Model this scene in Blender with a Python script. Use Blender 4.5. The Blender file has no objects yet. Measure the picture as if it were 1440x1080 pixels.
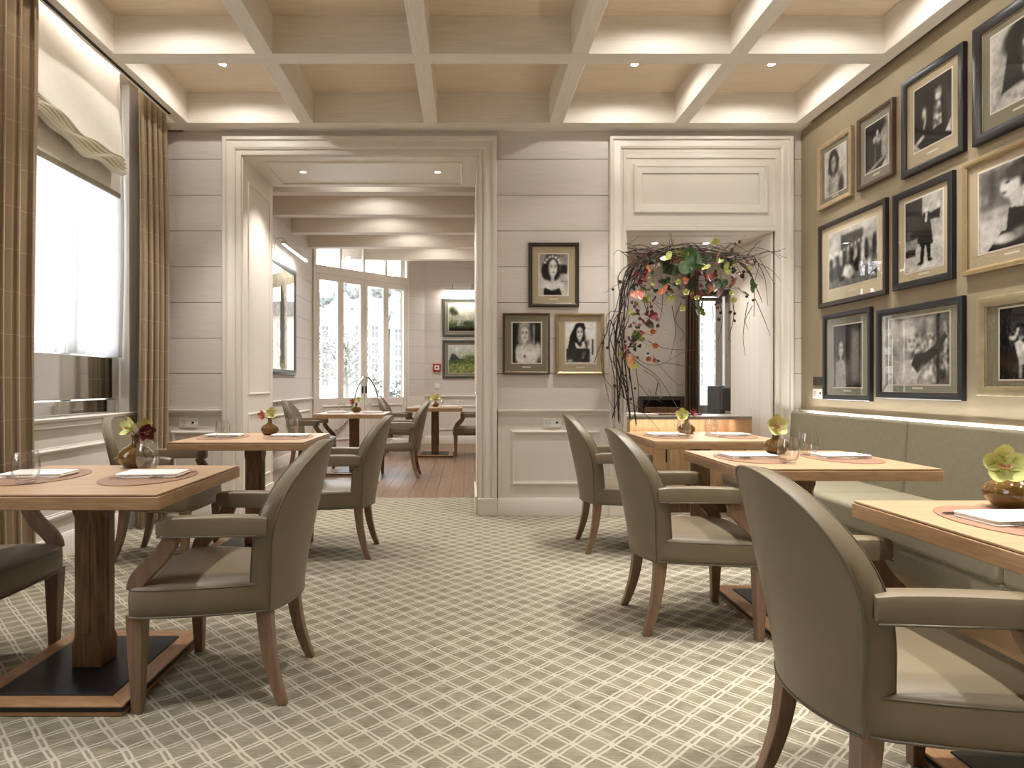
import bpy, bmesh, math, random
import numpy as np
from mathutils import Vector, Matrix
random.seed(7)
PI = math.pi
SC = bpy.context.scene
COL = SC.collection

# ------------------------------------------------------------------ camera
EYE = 1.14          # camera height
FPX = 920.0         # focal length in pixels of the 1440x1080 frame
cam_d = bpy.data.cameras.new('camera')
cam_d.sensor_width = 36.0
cam_d.lens = 36.0 * FPX / 1440.0
cam_d.shift_x = (720 - 656) / 1440.0
cam_d.clip_start = 0.05
cam_d.clip_end = 500
cam = bpy.data.objects.new('camera', cam_d)
cam.location = (0, 0, EYE)
cam.rotation_euler = (PI / 2, 0, 0)
COL.objects.link(cam)
SC.camera = cam

# ------------------------------------------------------------------ world, exposure
world = bpy.data.worlds.new('overcast_sky')
SC.world = world
world.use_nodes = True
wn = world.node_tree.nodes
wn['Background'].inputs['Color'].default_value = (0.90, 0.95, 1.0, 1)
wn['Background'].inputs['Strength'].default_value = 6.0
SC.view_settings.view_transform = 'Standard'
SC.view_settings.look = 'None'
SC.view_settings.gamma = 1.0
SC.view_settings.exposure = 0.4
SC.view_settings.use_curve_mapping = False
SC.cycles.use_denoising = True
SC.cycles.max_bounces = 10
SC.cycles.diffuse_bounces = 6
SC.cycles.transparent_max_bounces = 24
SC.cycles.caustics_reflective = False
SC.cycles.caustics_refractive = False
SC.cycles.sample_clamp_indirect = 4.0
SC.cycles.use_adaptive_sampling = False

WARM = (1.0, 0.95, 0.885)
SPOT_W = 125.0       # watts of one ceiling downlight
COVE_W = 5.0
BANQ_W = 15.0
# (downlight positions: x, y) in the coffers of the dining room
DOWNLIGHTS = [(-1.87, 5.02), (1.29, 5.02), (2.34, 5.02)] + [(x, y) for y in (3.87, 2.73, 1.59, 0.45) for x in (-1.87, 1.29, 2.34)] + [(0.23, 1.59)]

# ------------------------------------------------------------------ helpers
def lin(c):
    out = []
    for v in c[:3]:
        v = v / 255.0
        out.append(v / 12.92 if v <= 0.04045 else ((v + 0.055) / 1.055) ** 2.4)
    return (out[0], out[1], out[2], 1.0)

def new_mat(name):
    m = bpy.data.materials.new(name)
    m.use_nodes = True
    nt = m.node_tree
    return m, nt, nt.nodes['Principled BSDF']

def M(name, rgb, rough=0.5, metal=0.0, var=0.0, scale=8.0, stretch=(1, 1, 1), bump=0.0, detail=4.0,
      rgb2=None, spec=0.5, coat=0.0, bscale=None):
    """principled material with stretched noise variation between rgb and rgb2"""
    m, nt, p = new_mat(name)
    p.inputs['Roughness'].default_value = rough
    p.inputs['Metallic'].default_value = metal
    p.inputs['Specular IOR Level'].default_value = spec
    p.inputs['Coat Weight'].default_value = coat
    c = lin(rgb)
    p.inputs['Base Color'].default_value = c
    if var > 0 or bump > 0 or rgb2:
        tc = nt.nodes.new('ShaderNodeTexCoord')
        mp = nt.nodes.new('ShaderNodeMapping')
        mp.inputs['Scale'].default_value = stretch
        nt.links.new(tc.outputs['Object'], mp.inputs['Vector'])
        nz = nt.nodes.new('ShaderNodeTexNoise')
        nz.inputs['Scale'].default_value = scale
        nz.inputs['Detail'].default_value = detail
        nt.links.new(mp.outputs['Vector'], nz.inputs['Vector'])
        if var > 0 or rgb2:
            r = nt.nodes.new('ShaderNodeValToRGB')
            r.color_ramp.elements[0].position = 0.32
            r.color_ramp.elements[1].position = 0.68
            if rgb2:
                a, b = c, lin(rgb2)
            else:
                a = tuple(min(1, v * (1 - var)) for v in c[:3]) + (1,)
                b = tuple(min(1, v * (1 + var)) for v in c[:3]) + (1,)
            r.color_ramp.elements[0].color = a
            r.color_ramp.elements[1].color = b
            nt.links.new(nz.outputs['Fac'], r.inputs['Fac'])
            nt.links.new(r.outputs['Color'], p.inputs['Base Color'])
        if bump > 0:
            src = nz
            if bscale:
                src = nt.nodes.new('ShaderNodeTexNoise')
                src.inputs['Scale'].default_value = bscale
                src.inputs['Detail'].default_value = 3
                nt.links.new(tc.outputs['Object'], src.inputs['Vector'])
            b = nt.nodes.new('ShaderNodeBump')
            b.inputs['Strength'].default_value = bump
            b.inputs['Distance'].default_value = 0.01
            nt.links.new(src.outputs['Fac'], b.inputs['Height'])
            nt.links.new(b.outputs['Normal'], p.inputs['Normal'])
    return m

def glass_mat(name, tint=(1, 1, 1), base=0.0, gain=1.0, rough=0.0):
    """clear pane: see-through with fresnel reflection"""
    m, nt, p = new_mat(name)
    nt.nodes.remove(p)
    out = nt.nodes['Material Output']
    tr = nt.nodes.new('ShaderNodeBsdfTransparent')
    tr.inputs['Color'].default_value = (*tint, 1)
    gl = nt.nodes.new('ShaderNodeBsdfGlossy')
    gl.inputs['Roughness'].default_value = rough
    lw = nt.nodes.new('ShaderNodeLayerWeight')
    lw.inputs['Blend'].default_value = 0.5
    pw = nt.nodes.new('ShaderNodeMath'); pw.operation = 'POWER'; pw.inputs[1].default_value = 5.0
    nt.links.new(lw.outputs['Facing'], pw.inputs[0])
    mt = nt.nodes.new('ShaderNodeMath')
    mt.operation = 'MULTIPLY_ADD'
    mt.use_clamp = True
    mt.inputs[1].default_value = 0.95 * gain
    mt.inputs[2].default_value = 0.04 * gain + base
    mx = nt.nodes.new('ShaderNodeMixShader')
    nt.links.new(pw.outputs[0], mt.inputs[0])
    nt.links.new(mt.outputs[0], mx.inputs[0])
    nt.links.new(tr.outputs[0], mx.inputs[1])
    nt.links.new(gl.outputs[0], mx.inputs[2])
    nt.links.new(mx.outputs[0], out.inputs['Surface'])
    return m

def emit_mat(name, rgb, strength):
    m, nt, p = new_mat(name)
    p.inputs['Base Color'].default_value = (0.8, 0.8, 0.8, 1)
    p.inputs['Emission Color'].default_value = (*rgb, 1)
    p.inputs['Emission Strength'].default_value = strength
    return m

class G:
    """geometry collector"""
    def __init__(s):
        s.v = []; s.f = []
    def add(s, vs, fs):
        o = len(s.v)
        s.v += [tuple(p) for p in vs]
        s.f += [tuple(i + o for i in f) for f in fs]
        return s
    def box(s, x0, x1, y0, y1, z0, z1):
        vs = [(x0, y0, z0), (x1, y0, z0), (x1, y1, z0), (x0, y1, z0), (x0, y0, z1), (x1, y0, z1), (x1, y1, z1), (x0, y1, z1)]
        return s.add(vs, [(0, 3, 2, 1), (4, 5, 6, 7), (0, 1, 5, 4), (1, 2, 6, 5), (2, 3, 7, 6), (3, 0, 4, 7)])
    def loft(s, rings, closed=True, cap0=True, cap1=True):
        n = len(rings[0]); o = len(s.v)
        vs = [p for r in rings for p in r]
        fs = []
        for i in range(len(rings) - 1):
            for j in range(n if closed else n - 1):
                k = (j + 1) % n
                fs.append((i * n + j, i * n + k, (i + 1) * n + k, (i + 1) * n + j))
        if cap0: fs.append(tuple(range(n - 1, -1, -1)))
        if cap1: fs.append(tuple((len(rings) - 1) * n + j for j in range(n)))
        return s.add(vs, fs)
    def lathe(s, prof, n=24, c=(0, 0, 0)):
        rings = [[(c[0] + r * math.cos(2 * PI * j / n), c[1] + r * math.sin(2 * PI * j / n), c[2] + z) for j in range(n)] for r, z in prof]
        return s.loft(rings, True, prof[0][0] > 1e-4, prof[-1][0] > 1e-4)
    def tube(s, pts, r, n=6, closed=False):
        pts = [Vector(p) for p in pts]; m = len(pts)
        rs = r if isinstance(r, (list, tuple)) else [r] * m
        t0 = (pts[1] - pts[0]).normalized()
        up = Vector((0, 0, 1)) if abs(t0.z) < 0.9 else Vector((1, 0, 0))
        nrm = (up - t0 * up.dot(t0)).normalized()
        rings = []
        for i in range(m):
            if closed: t = pts[(i + 1) % m] - pts[i - 1]
            elif i == 0: t = pts[1] - pts[0]
            elif i == m - 1: t = pts[-1] - pts[-2]
            else: t = pts[i + 1] - pts[i - 1]
            t.normalize()
            nrm = nrm - t * nrm.dot(t)
            if nrm.length < 1e-6: nrm = t.orthogonal()
            nrm.normalize()
            b = t.cross(nrm)
            rings.append([pts[i] + (nrm * math.cos(2 * PI * k / n) + b * math.sin(2 * PI * k / n)) * rs[i] for k in range(n)])
        if closed:
            rings.append(rings[0])
            # align seam
            return s.loft(rings, True, False, False)
        return s.loft(rings, True, True, True)
    def grid(s, fn, nu, nv):
        vs = [fn(i / (nu - 1), j / (nv - 1)) for j in range(nv) for i in range(nu)]
        fs = [(j * nu + i, j * nu + i + 1, (j + 1) * nu + i + 1, (j + 1) * nu + i) for j in range(nv - 1) for i in range(nu - 1)]
        return s.add(vs, fs)
    def rect_sweep(s, u0, u1, v0, v1, prof, open_bottom=False):
        """mitred moulding round a rectangle facing -Y; prof = [(offset outward, height toward -Y)]"""
        rings = []
        for (o, w) in prof:
            if open_bottom:
                rings.append([(u0 - o, -w, v0), (u0 - o, -w, v1 + o), (u1 + o, -w, v1 + o), (u1 + o, -w, v0)])
            else:
                rings.append([(u0 - o, -w, v0 - o), (u0 - o, -w, v1 + o), (u1 + o, -w, v1 + o), (u1 + o, -w, v0 - o)])
        s.loft(rings, not open_bottom, False, False)
        return s
    def mesh(s, name, smooth=False, fix=True):
        me = bpy.data.meshes.new(name)
        me.from_pydata(s.v, [], s.f)
        if fix:
            bm = bmesh.new(); bm.from_mesh(me)
            bmesh.ops.recalc_face_normals(bm, faces=bm.faces)
            bm.to_mesh(me); bm.free()
        if smooth:
            me.polygons.foreach_set('use_smooth', [True] * len(me.polygons))
        me.update()
        return me

def ob(name, g, mat, parent=None, loc=(0, 0, 0), rz=0.0, smooth=False, bevel=0.0, seg=2, label=None, cat=None, group=None, kind=None, angle=None, fix=True):
    me = g if isinstance(g, bpy.types.Mesh) else g.mesh(name, smooth, fix)
    if mat is not None and len(me.materials) == 0:
        me.materials.append(mat)
    o = bpy.data.objects.new(name, me)
    COL.objects.link(o)
    o.parent = parent
    o.location = loc
    o.rotation_euler = (0, 0, rz)
    if bevel > 0:
        b = o.modifiers.new('bevel', 'BEVEL'); b.width = bevel; b.segments = seg; b.limit_method = 'ANGLE'; b.angle_limit = math.radians(40)
        me.polygons.foreach_set('use_smooth', [True] * len(me.polygons))
        w = o.modifiers.new('wn', 'WEIGHTED_NORMAL'); w.keep_sharp = True
    if angle:
        me.polygons.foreach_set('use_smooth', [True] * len(me.polygons))
        me.set_sharp_from_angle(angle=math.radians(angle))
    return tag(o, label, cat, group, kind)

def tag(o, label=None, cat=None, group=None, kind=None):
    if label: o['label'] = label
    if cat: o['category'] = cat
    if group: o['group'] = group
    if kind: o['kind'] = kind
    return o

def thing(name, label, cat, loc=(0, 0, 0), rz=0.0, group=None):
    o = bpy.data.objects.new(name, None)
    o.empty_display_size = 0.1
    COL.objects.link(o)
    o.location = loc
    o.rotation_euler = (0, 0, rz)
    return tag(o, label, cat, group)

def copy_tree(o, parent=None):
    c = o.copy(); COL.objects.link(c); c.parent = parent
    for ch in list(o.children): copy_tree(ch, c)
    return c

def lamp(name, kind, loc, energy, color=WARM, rot=(0, 0, 0), parent=None, **kw):
    d = bpy.data.lights.new(name, kind)
    d.energy = energy; d.color = color
    for k, v in kw.items(): setattr(d, k, v)
    o = bpy.data.objects.new(name, d)
    o.location = loc; o.rotation_euler = rot
    COL.objects.link(o); o.parent = parent
    return o

def sm(t): return t * t * (3 - 2 * t)

def catmull(pts, n=6):
    P = [Vector(p) for p in pts]
    P = [P[0] * 2 - P[1]] + P + [P[-1] * 2 - P[-2]]
    out = []
    for i in range(1, len(P) - 2):
        for k in range(n):
            t = k / n
            a, b, c, d = P[i - 1], P[i], P[i + 1], P[i + 2]
            out.append(0.5 * ((2 * b) + (c - a) * t + (2 * a - 5 * b + 4 * c - d) * t * t + (3 * b - a - 3 * c + d) * t ** 3))
    out.append(P[-2])
    return out

# ------------------------------------------------------------------ materials
mPLANK = M('limed_wood_boards', (213, 205, 198), 0.6, var=0.05, scale=5, stretch=(0.7, 8, 22), bump=0.08)
mPLANKY = M('limed_wood_boards_side', (213, 205, 198), 0.6, var=0.05, scale=5, stretch=(8, 0.7, 22), bump=0.08)
mJOINT = M('board_joint', (120, 110, 100), 0.8)
mPAINT = M('cream_joinery_paint', (226, 219, 209), 0.42, var=0.015, scale=3)
mCEIL = M('limed_oak_ceiling', (224, 208, 186), 0.62, var=0.06, scale=5, stretch=(0.8, 16, 16), bump=0.06)
mBEAM = M('limed_oak_beam', (230, 223, 213), 0.6, var=0.05, scale=5, stretch=(0.8, 14, 14), bump=0.06)
mBEAMY = M('limed_oak_beam_long', (230, 223, 213), 0.6, var=0.05, scale=5, stretch=(14, 0.8, 14), bump=0.06)
mFABW = M('tan_wall_fabric', (152, 139, 114), 0.75, var=0.05, scale=2.2, bump=0.25, bscale=260)
mLEATH = M('olive_taupe_leather', (117, 105, 85), 0.40, var=0.05, scale=6, bump=0.03, bscale=240, spec=0.45)
mPIPE = M('leather_piping', (97, 89, 73), 0.4)
mLEG = M('walnut_chair_wood', (126, 100, 80), 0.42, var=0.18, scale=6, stretch=(9, 9, 1.0), bump=0.05)
mOAK = M('oak_table_wood', (166, 136, 104), 0.4, rgb2=(184, 154, 122), scale=4, stretch=(1.2, 16, 8), bump=0.04)
mOAKD = M('oak_table_edge', (148, 116, 84), 0.42, rgb2=(176, 142, 106), scale=5, stretch=(2.2, 2.2, 22), bump=0.06)
mOAKC = M('dark_oak_column', (92, 66, 44), 0.42, rgb2=(132, 98, 66), scale=6, stretch=(12, 12, 1.2), bump=0.08)
mSTEEL = M('black_steel', (30, 30, 31), 0.42, metal=0.3)
mBASEW = M('base_oak', (150, 112, 76), 0.45, rgb2=(176, 136, 98), scale=5, stretch=(3, 12, 12), bump=0.05)
mMAT = M('brown_leather_mat', (146, 112, 90), 0.5, var=0.06, scale=14)
mNAP = M('white_linen', (240, 236, 230), 0.85, bump=0.08, bscale=600, var=0.01)
mSILV = M('polished_cutlery', (200, 198, 194), 0.16, metal=1.0)
mCHROME = M('satin_steel', (188, 186, 180), 0.22, metal=1.0)
mBANQ = M('sage_upholstery', (132, 125, 104), 0.8, var=0.05, scale=30, bump=0.3, bscale=420)
mPLINTH = M('banquette_plinth_oak', (150, 120, 88), 0.5, var=0.1, scale=5, stretch=(10, 0.8, 10))
mWHITE = M('white_plastic', (236, 233, 226), 0.4)
mDARK = M('dark_slot', (18, 17, 16), 0.7)
mSHEER = M('white_blind_cloth', (236, 231, 222), 0.85, var=0.03, scale=3, bump=0.25, bscale=30)
mGLASS = glass_mat('clear_window_glass')
mPGLASS = glass_mat('picture_glass', gain=0.9)
mTUMB = glass_mat('tumbler_glass', (0.985, 0.985, 0.98), base=0.04, gain=1.5)
mWPAINT = M('white_window_paint', (238, 237, 233), 0.45)
def sheer_mat():
    m, nt, p = new_mat('white_voile')
    nt.nodes.remove(p)
    tl = nt.nodes.new('ShaderNodeBsdfTranslucent'); tl.inputs['Color'].default_value = (0.86, 0.86, 0.87, 1)
    df = nt.nodes.new('ShaderNodeBsdfDiffuse'); df.inputs['Color'].default_value = (0.86, 0.86, 0.86, 1)
    tr = nt.nodes.new('ShaderNodeBsdfTransparent')
    a = nt.nodes.new('ShaderNodeMixShader'); a.inputs[0].default_value = 0.6
    b = nt.nodes.new('ShaderNodeMixShader'); b.inputs[0].default_value = 0.12
    nt.links.new(df.outputs[0], a.inputs[1]); nt.links.new(tl.outputs[0], a.inputs[2])
    nt.links.new(a.outputs[0], b.inputs[1]); nt.links.new(tr.outputs[0], b.inputs[2])
    nt.links.new(b.outputs[0], nt.nodes['Material Output'].inputs['Surface'])
    return m
mVOILE = sheer_mat()
mMIRR = M('mirror_glass', (205, 206, 202), 0.06, metal=1.0)
mAMBER = None

def amber():
    m, nt, p = new_mat('amber_brown_glass')
    p.inputs['Base Color'].default_value = lin((164, 126, 62))
    p.inputs['Roughness'].default_value = 0.05
    p.inputs['Transmission Weight'].default_value = 0.7
    p.inputs['IOR'].default_value = 1.45
    p.inputs['Coat Weight'].default_value = 0.5
    return m
mAMBER = amber()

def carpet_mat():
    m, nt, p = new_mat('lattice_carpet')
    N, L = nt.nodes, nt.links
    tc = N.new('ShaderNodeTexCoord')
    mp = N.new('ShaderNodeMapping')
    mp.inputs['Rotation'].default_value = (0, 0, math.radians(45 + 1.2))
    P = 0.0865
    mp.inputs['Scale'].default_value = (1 / P, 1 / P, 1)
    L.new(tc.outputs['Object'], mp.inputs['Vector'])
    # slight wobble
    nz = N.new('ShaderNodeTexNoise'); nz.inputs['Scale'].default_value = 9.0; nz.inputs['Detail'].default_value = 2
    L.new(tc.outputs['Object'], nz.inputs['Vector'])
    wob = N.new('ShaderNodeVectorMath'); wob.operation = 'MULTIPLY_ADD'
    wob.inputs[1].default_value = (0.22, 0.22, 0); 
    L.new(nz.outputs['Color'], wob.inputs[0]); L.new(mp.outputs['Vector'], wob.inputs[2])
    sp = N.new('ShaderNodeSeparateXYZ'); L.new(wob.outputs[0], sp.inputs[0])
    def band(src, c, w):
        f = N.new('ShaderNodeMath'); f.operation = 'FRACT'; L.new(src, f.inputs[0])
        d = N.new('ShaderNodeMath'); d.operation = 'SUBTRACT'; L.new(f.outputs[0], d.inputs[0]); d.inputs[1].default_value = c
        a = N.new('ShaderNodeMath'); a.operation = 'ABSOLUTE'; L.new(d.outputs[0], a.inputs[0])
        r = N.new('ShaderNodeMapRange'); r.inputs['From Min'].default_value = w * 0.55; r.inputs['From Max'].default_value = w * 1.15
        r.inputs['To Min'].default_value = 1; r.inputs['To Max'].default_value = 0
        L.new(a.outputs[0], r.inputs['Value'])
        return r.outputs[0]
    outs = []
    for ax in ('X', 'Y'):
        outs.append(band(sp.outputs[ax], 0.405, 0.052))
        outs.append(band(sp.outputs[ax], 0.595, 0.052))
    cur = outs[0]
    for o in outs[1:]:
        mx = N.new('ShaderNodeMath'); mx.operation = 'MAXIMUM'; L.new(cur, mx.inputs[0]); L.new(o, mx.inputs[1]); cur = mx.outputs[0]
    def full(src):
        f = N.new('ShaderNodeMath'); f.operation = 'FRACT'; L.new(src, f.inputs[0])
        d = N.new('ShaderNodeMath'); d.operation = 'SUBTRACT'; L.new(f.outputs[0], d.inputs[0]); d.inputs[1].default_value = 0.5
        a = N.new('ShaderNodeMath'); a.operation = 'ABSOLUTE'; L.new(d.outputs[0], a.inputs[0])
        r = N.new('ShaderNodeMapRange'); r.inputs['From Min'].default_value = 0.10; r.inputs['From Max'].default_value = 0.15
        r.inputs['To Min'].default_value = 1; r.inputs['To Max'].default_value = 0
        L.new(a.outputs[0], r.inputs['Value'])
        return r.outputs[0]
    fx, fy = full(sp.outputs['X']), full(sp.outputs['Y'])
    ov = N.new('ShaderNodeMath'); ov.operation = 'MULTIPLY'; L.new(fx, ov.inputs[0]); L.new(fy, ov.inputs[1])
    o9 = N.new('ShaderNodeMath'); o9.operation = 'MULTIPLY'; L.new(ov.outputs[0], o9.inputs[0]); o9.inputs[1].default_value = 0.85
    mx = N.new('ShaderNodeMath'); mx.operation = 'MAXIMUM'; L.new(cur, mx.inputs[0]); L.new(o9.outputs[0], mx.inputs[1]); cur = mx.outputs[0]
    # pile streaks across the weave
    mp2 = N.new('ShaderNodeMapping'); mp2.inputs['Scale'].default_value = (14, 190, 1)
    L.new(tc.outputs['Object'], mp2.inputs['Vector'])
    st = N.new('ShaderNodeTexNoise'); st.inputs['Scale'].default_value = 1.0; st.inputs['Detail'].default_value = 3
    L.new(mp2.outputs[0], st.inputs['Vector'])
    big = N.new('ShaderNodeTexNoise'); big.inputs['Scale'].default_value = 11.0; big.inputs['Detail'].default_value = 2
    L.new(tc.outputs['Object'], big.inputs['Vector'])
    ad = N.new('ShaderNodeMath'); ad.operation = 'ADD'; L.new(st.outputs['Fac'], ad.inputs[0]); L.new(big.outputs['Fac'], ad.inputs[1])
    rp = N.new('ShaderNodeValToRGB')
    rp.color_ramp.elements[0].position = 0.34; rp.color_ramp.elements[0].color = lin((110, 104, 89))
    rp.color_ramp.elements[1].position = 0.66; rp.color_ramp.elements[1].color = lin((148, 141, 123))
    hf = N.new('ShaderNodeMath'); hf.operation = 'MULTIPLY'; L.new(ad.outputs[0], hf.inputs[0]); hf.inputs[1].default_value = 0.5
    L.new(hf.outputs[0], rp.inputs['Fac'])
    mix = N.new('ShaderNodeMix'); mix.data_type = 'RGBA'
    L.new(cur, mix.inputs['Factor']); L.new(rp.outputs['Color'], mix.inputs['A'])
    mix.inputs['B'].default_value = lin((178, 171, 155))
    L.new(mix.outputs['Result'], p.inputs['Base Color'])
    p.inputs['Roughness'].default_value = 0.95
    p.inputs['Specular IOR Level'].default_value = 0.1
    bp = N.new('ShaderNodeBump'); bp.inputs['Strength'].default_value = 0.35; bp.inputs['Distance'].default_value = 0.006
    fine = N.new('ShaderNodeTexNoise'); fine.inputs['Scale'].default_value = 300
    L.new(tc.outputs['Object'], fine.inputs['Vector'])
    sm_ = N.new('ShaderNodeMath'); sm_.operation = 'ADD'; L.new(cur, sm_.inputs[0]); L.new(fine.outputs['Fac'], sm_.inputs[1])
    L.new(sm_.outputs[0], bp.inputs['Height']); L.new(bp.outputs['Normal'], p.inputs['Normal'])
    return m
mCARPET = carpet_mat()

def check_cloth(name, base, line, per=(0.145, 0.235)):
    """curtain cloth with a thin window-pane check, by UV in metres"""
    m, nt, p = new_mat(name)
    N, L = nt.nodes, nt.links
    uv = N.new('ShaderNodeUVMap')
    sp = N.new('ShaderNodeSeparateXYZ'); L.new(uv.outputs[0], sp.inputs[0])
    outs = []
    for ax, pr, w in (('X', per[0], 0.004), ('Y', per[1], 0.004)):
        d = N.new('ShaderNodeMath'); d.operation = 'DIVIDE'; L.new(sp.outputs[ax], d.inputs[0]); d.inputs[1].default_value = pr
        f = N.new('ShaderNodeMath'); f.operation = 'FRACT'; L.new(d.outputs[0], f.inputs[0])
        s = N.new('ShaderNodeMath'); s.operation = 'LESS_THAN'; L.new(f.outputs[0], s.inputs[0]); s.inputs[1].default_value = w / pr
        outs.append(s.outputs[0])
    mx = N.new('ShaderNodeMath'); mx.operation = 'MAXIMUM'; L.new(outs[0], mx.inputs[0]); L.new(outs[1], mx.inputs[1])
    ml = N.new('ShaderNodeMath'); ml.operation = 'MULTIPLY'; L.new(mx.outputs[0], ml.inputs[0]); ml.inputs[1].default_value = 0.55
    mix = N.new('ShaderNodeMix'); mix.data_type = 'RGBA'
    mix.inputs['A'].default_value = lin(base); mix.inputs['B'].default_value = lin(line)
    L.new(ml.outputs[0], mix.inputs['Factor'])
    L.new(mix.outputs['Result'], p.inputs['Base Color'])
    p.inputs['Roughness'].default_value = 0.85
    p.inputs['Sheen Weight'].default_value = 0.2
    return m
mCURT = check_cloth('checked_brown_curtain_cloth', (148, 126, 98), (196, 178, 150))
# ================================================================== the dining room shell
WB = 5.70            # face of the back wall
WT = 6.57            # far side of the back wall
XR = 2.918           # right wall
XL = -2.68           # left wall
YR = -3.0            # rear wall behind the camera
CZ = 3.595           # ceiling panels
BZ = 3.34            # underside of the beams
O1 = (-1.958, 0.105, 3.13)     # left opening x0, x1, top
O2 = (1.388, 2.67, 2.472)      # right opening

def struct(name, g, mat, **kw):
    kw.setdefault('kind', 'structure')
    return ob(name, g, mat, **kw)

# floor
floor = struct('floor', G().box(-3.2, 3.2, YR - 0.2, WT, -0.1, 0.0), mCARPET)

# back wall core
g = G()
g.box(-3.1, O1[0], WB + 0.016, WT, 0, 3.7)
g.box(O1[1], O2[0], WB + 0.016, WT, 0, 3.7)
g.box(O2[1], 5.2, WB + 0.016, WT, 0, 3.7)
g.box(O1[0], O1[1], WB + 0.016, WT, O1[2], 3.7)
g.box(O2[0], O2[1], WB + 0.016, WT, O2[2], 3.7)
wall_back = struct('wall_back', g, mJOINT)

ROWS = [0.918, 1.23, 1.54, 1.85, 2.163, 2.474, 2.786, 3.098, 3.36]
def planks(parent, x0, x1, y, rows=ROWS, mat=mPLANK, depth=0.016, rz=0.0, loc=None):
    for a, b in zip(rows[:-1], rows[1:]):
        w = (x1 - x0)
        me = G().box(-w / 2, w / 2, 0, depth, 0.0015, b - a - 0.0025)
        ob('plank', me, mat, parent, loc=((x0 + x1) / 2, y, a) if loc is None else (loc[0], loc[1], a), rz=rz, bevel=0.002, seg=1)
planks(wall_back, XL, -2.09, WB)
planks(wall_back, 0.255, 1.27, WB)
planks(wall_back, 2.82, XR, WB)
planks(wall_back, -2.09, 0.255, WB, rows=[3.27, 3.36])
planks(wall_back, 1.27, 2.82, WB, rows=[3.27, 3.36])

# casings
CAS = [(0.0, 0.0), (0.0, 0.022), (0.018, 0.028), (0.028, 0.028), (0.030, 0.020), (0.042, 0.020), (0.046, 0.036), (0.062, 0.044),
       (0.088, 0.036), (0.112, 0.030), (0.122, 0.034), (0.126, 0.050), (0.150, 0.052), (0.158, 0.046), (0.158, 0.0)]
def casing(name, x0, x1, top, wid, plinth=0.15, y=WB):
    s = wid / 0.158
    prof = [(o * s, w) for o, w in CAS]
    r = ob(name, G().rect_sweep(x0, x1, plinth, top, prof, True), mPAINT, loc=(0, y, 0), angle=35, kind='structure')
    for px in (x0 - wid - 0.004, x1 - 0.004):
        ob('plinth_block', G().box(px, px + wid + 0.008, -0.058, 0.0, 0, plinth), mPAINT, r, bevel=0.004)
    return r
casing('trim_1', O1[0], O1[1], O1[2], 0.158)
trim2 = casing('trim_2', O2[0] - 0.0, O2[1] + 0.01, 3.14, 0.15)

# panelled reveal of the left opening
jw = WT - WB
BEAD = [(0.0, 0.0), (0.0, 0.008), (0.006, 0.012), (0.014, 0.010), (0.018, 0.004), (0.018, 0.0)]
BEAD2 = [(0.0, 0.0), (0.003, 0.006), (0.012, 0.006), (0.014, 0.014), (0.024, 0.018), (0.034, 0.012), (0.036, 0.005), (0.044, 0.003), (0.046, 0.0)]
rev = struct('trim_3', G().box(0, jw, 0.0, 0.012, 0, O1[2]), mPAINT, loc=(O1[0] + 0.0, WB, 0), rz=PI / 2)
rev.location.x = O1[0] + 0.012
ob('panel_moulding', G().rect_sweep(0.14, jw - 0.12, 1.06, 2.93, BEAD), mPAINT, rev, angle=35)
ob('panel_moulding', G().rect_sweep(0.14, jw - 0.12, 0.28, 0.86, BEAD), mPAINT, rev, angle=35)
ob('skirting', G().box(0, jw, -0.016, 0.0, 0, 0.16), mPAINT, rev, bevel=0.004)
rev2 = struct('trim_4', G().box(0, jw, 0.0, 0.012, 0, O1[2]), mPAINT, loc=(O1[1] - 0.012, WT, 0), rz=-PI / 2)
ob('panel_moulding', G().rect_sweep(0.12, jw - 0.14, 1.06, 2.93, BEAD), mPAINT, rev2, angle=35)
ob('skirting', G().box(0, jw, -0.016, 0.0, 0, 0.16), mPAINT, rev2, bevel=0.004)
sof = struct('trim_5', G().box(O1[0], O1[1], WB, WT, O1[2] - 0.012, O1[2]), mPAINT)
def ring_down(x0, x1, y0, y1, z):
    gg = G().rect_sweep(x0, x1, y0, y1, BEAD)
    gg.v = [(a, c, z + b) for a, b, c in gg.v]
    return gg
ob('panel_moulding', ring_down(O1[0] + 0.16, O1[1] - 0.16, WB + 0.14, WT - 0.12, O1[2] - 0.012), mPAINT, sof, angle=35)

# right opening: panel over it, reveals and soffit
tp = struct('trim_6', G().box(O2[0], O2[1] + 0.01, WB - 0.012, WB + 0.02, O2[2], 3.14), mPAINT)
ob('raised_panel', G().rect_sweep(1.53, 2.54, 2.70, 2.97, [(0, 0.004), (0.0, 0.010), (0.006, 0.014), (0.05, 0.014), (0.055, 0.02), (0.07, 0.02), (0.078, 0.012), (0.078, 0.0)]), mPAINT, tp, loc=(0, WB - 0.012, 0), angle=35)
ob('head_moulding', G().box(O2[0] - 0.005, O2[1] + 0.015, WB - 0.032, WB, O2[2] - 0.005, O2[2] + 0.03), mPAINT, tp, bevel=0.006)
ob('head_moulding', G().box(O2[0] - 0.005, O2[1] + 0.015, WB - 0.022, WB, O2[2] + 0.03, O2[2] + 0.05), mPAINT, tp, bevel=0.005)
ob('head_moulding', G().box(O2[0] - 0.005, O2[1] + 0.015, WB - 0.026, WB, 3.10, 3.14), mPAINT, tp, bevel=0.005)
rr = struct('trim_7', G().box(0, jw, 0.0, 0.012, 0, O2[2]), mPAINT, loc=(O2[1] - 0.012, WT, 0), rz=-PI / 2)
for k in range(4):
    ob('plank', G().box(k * jw / 4 + 0.0015, (k + 1) * jw / 4 - 0.0015, -0.006, 0.0, 0, O2[2] - 0.01), mPAINT, rr, bevel=0.002, seg=1)
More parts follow.
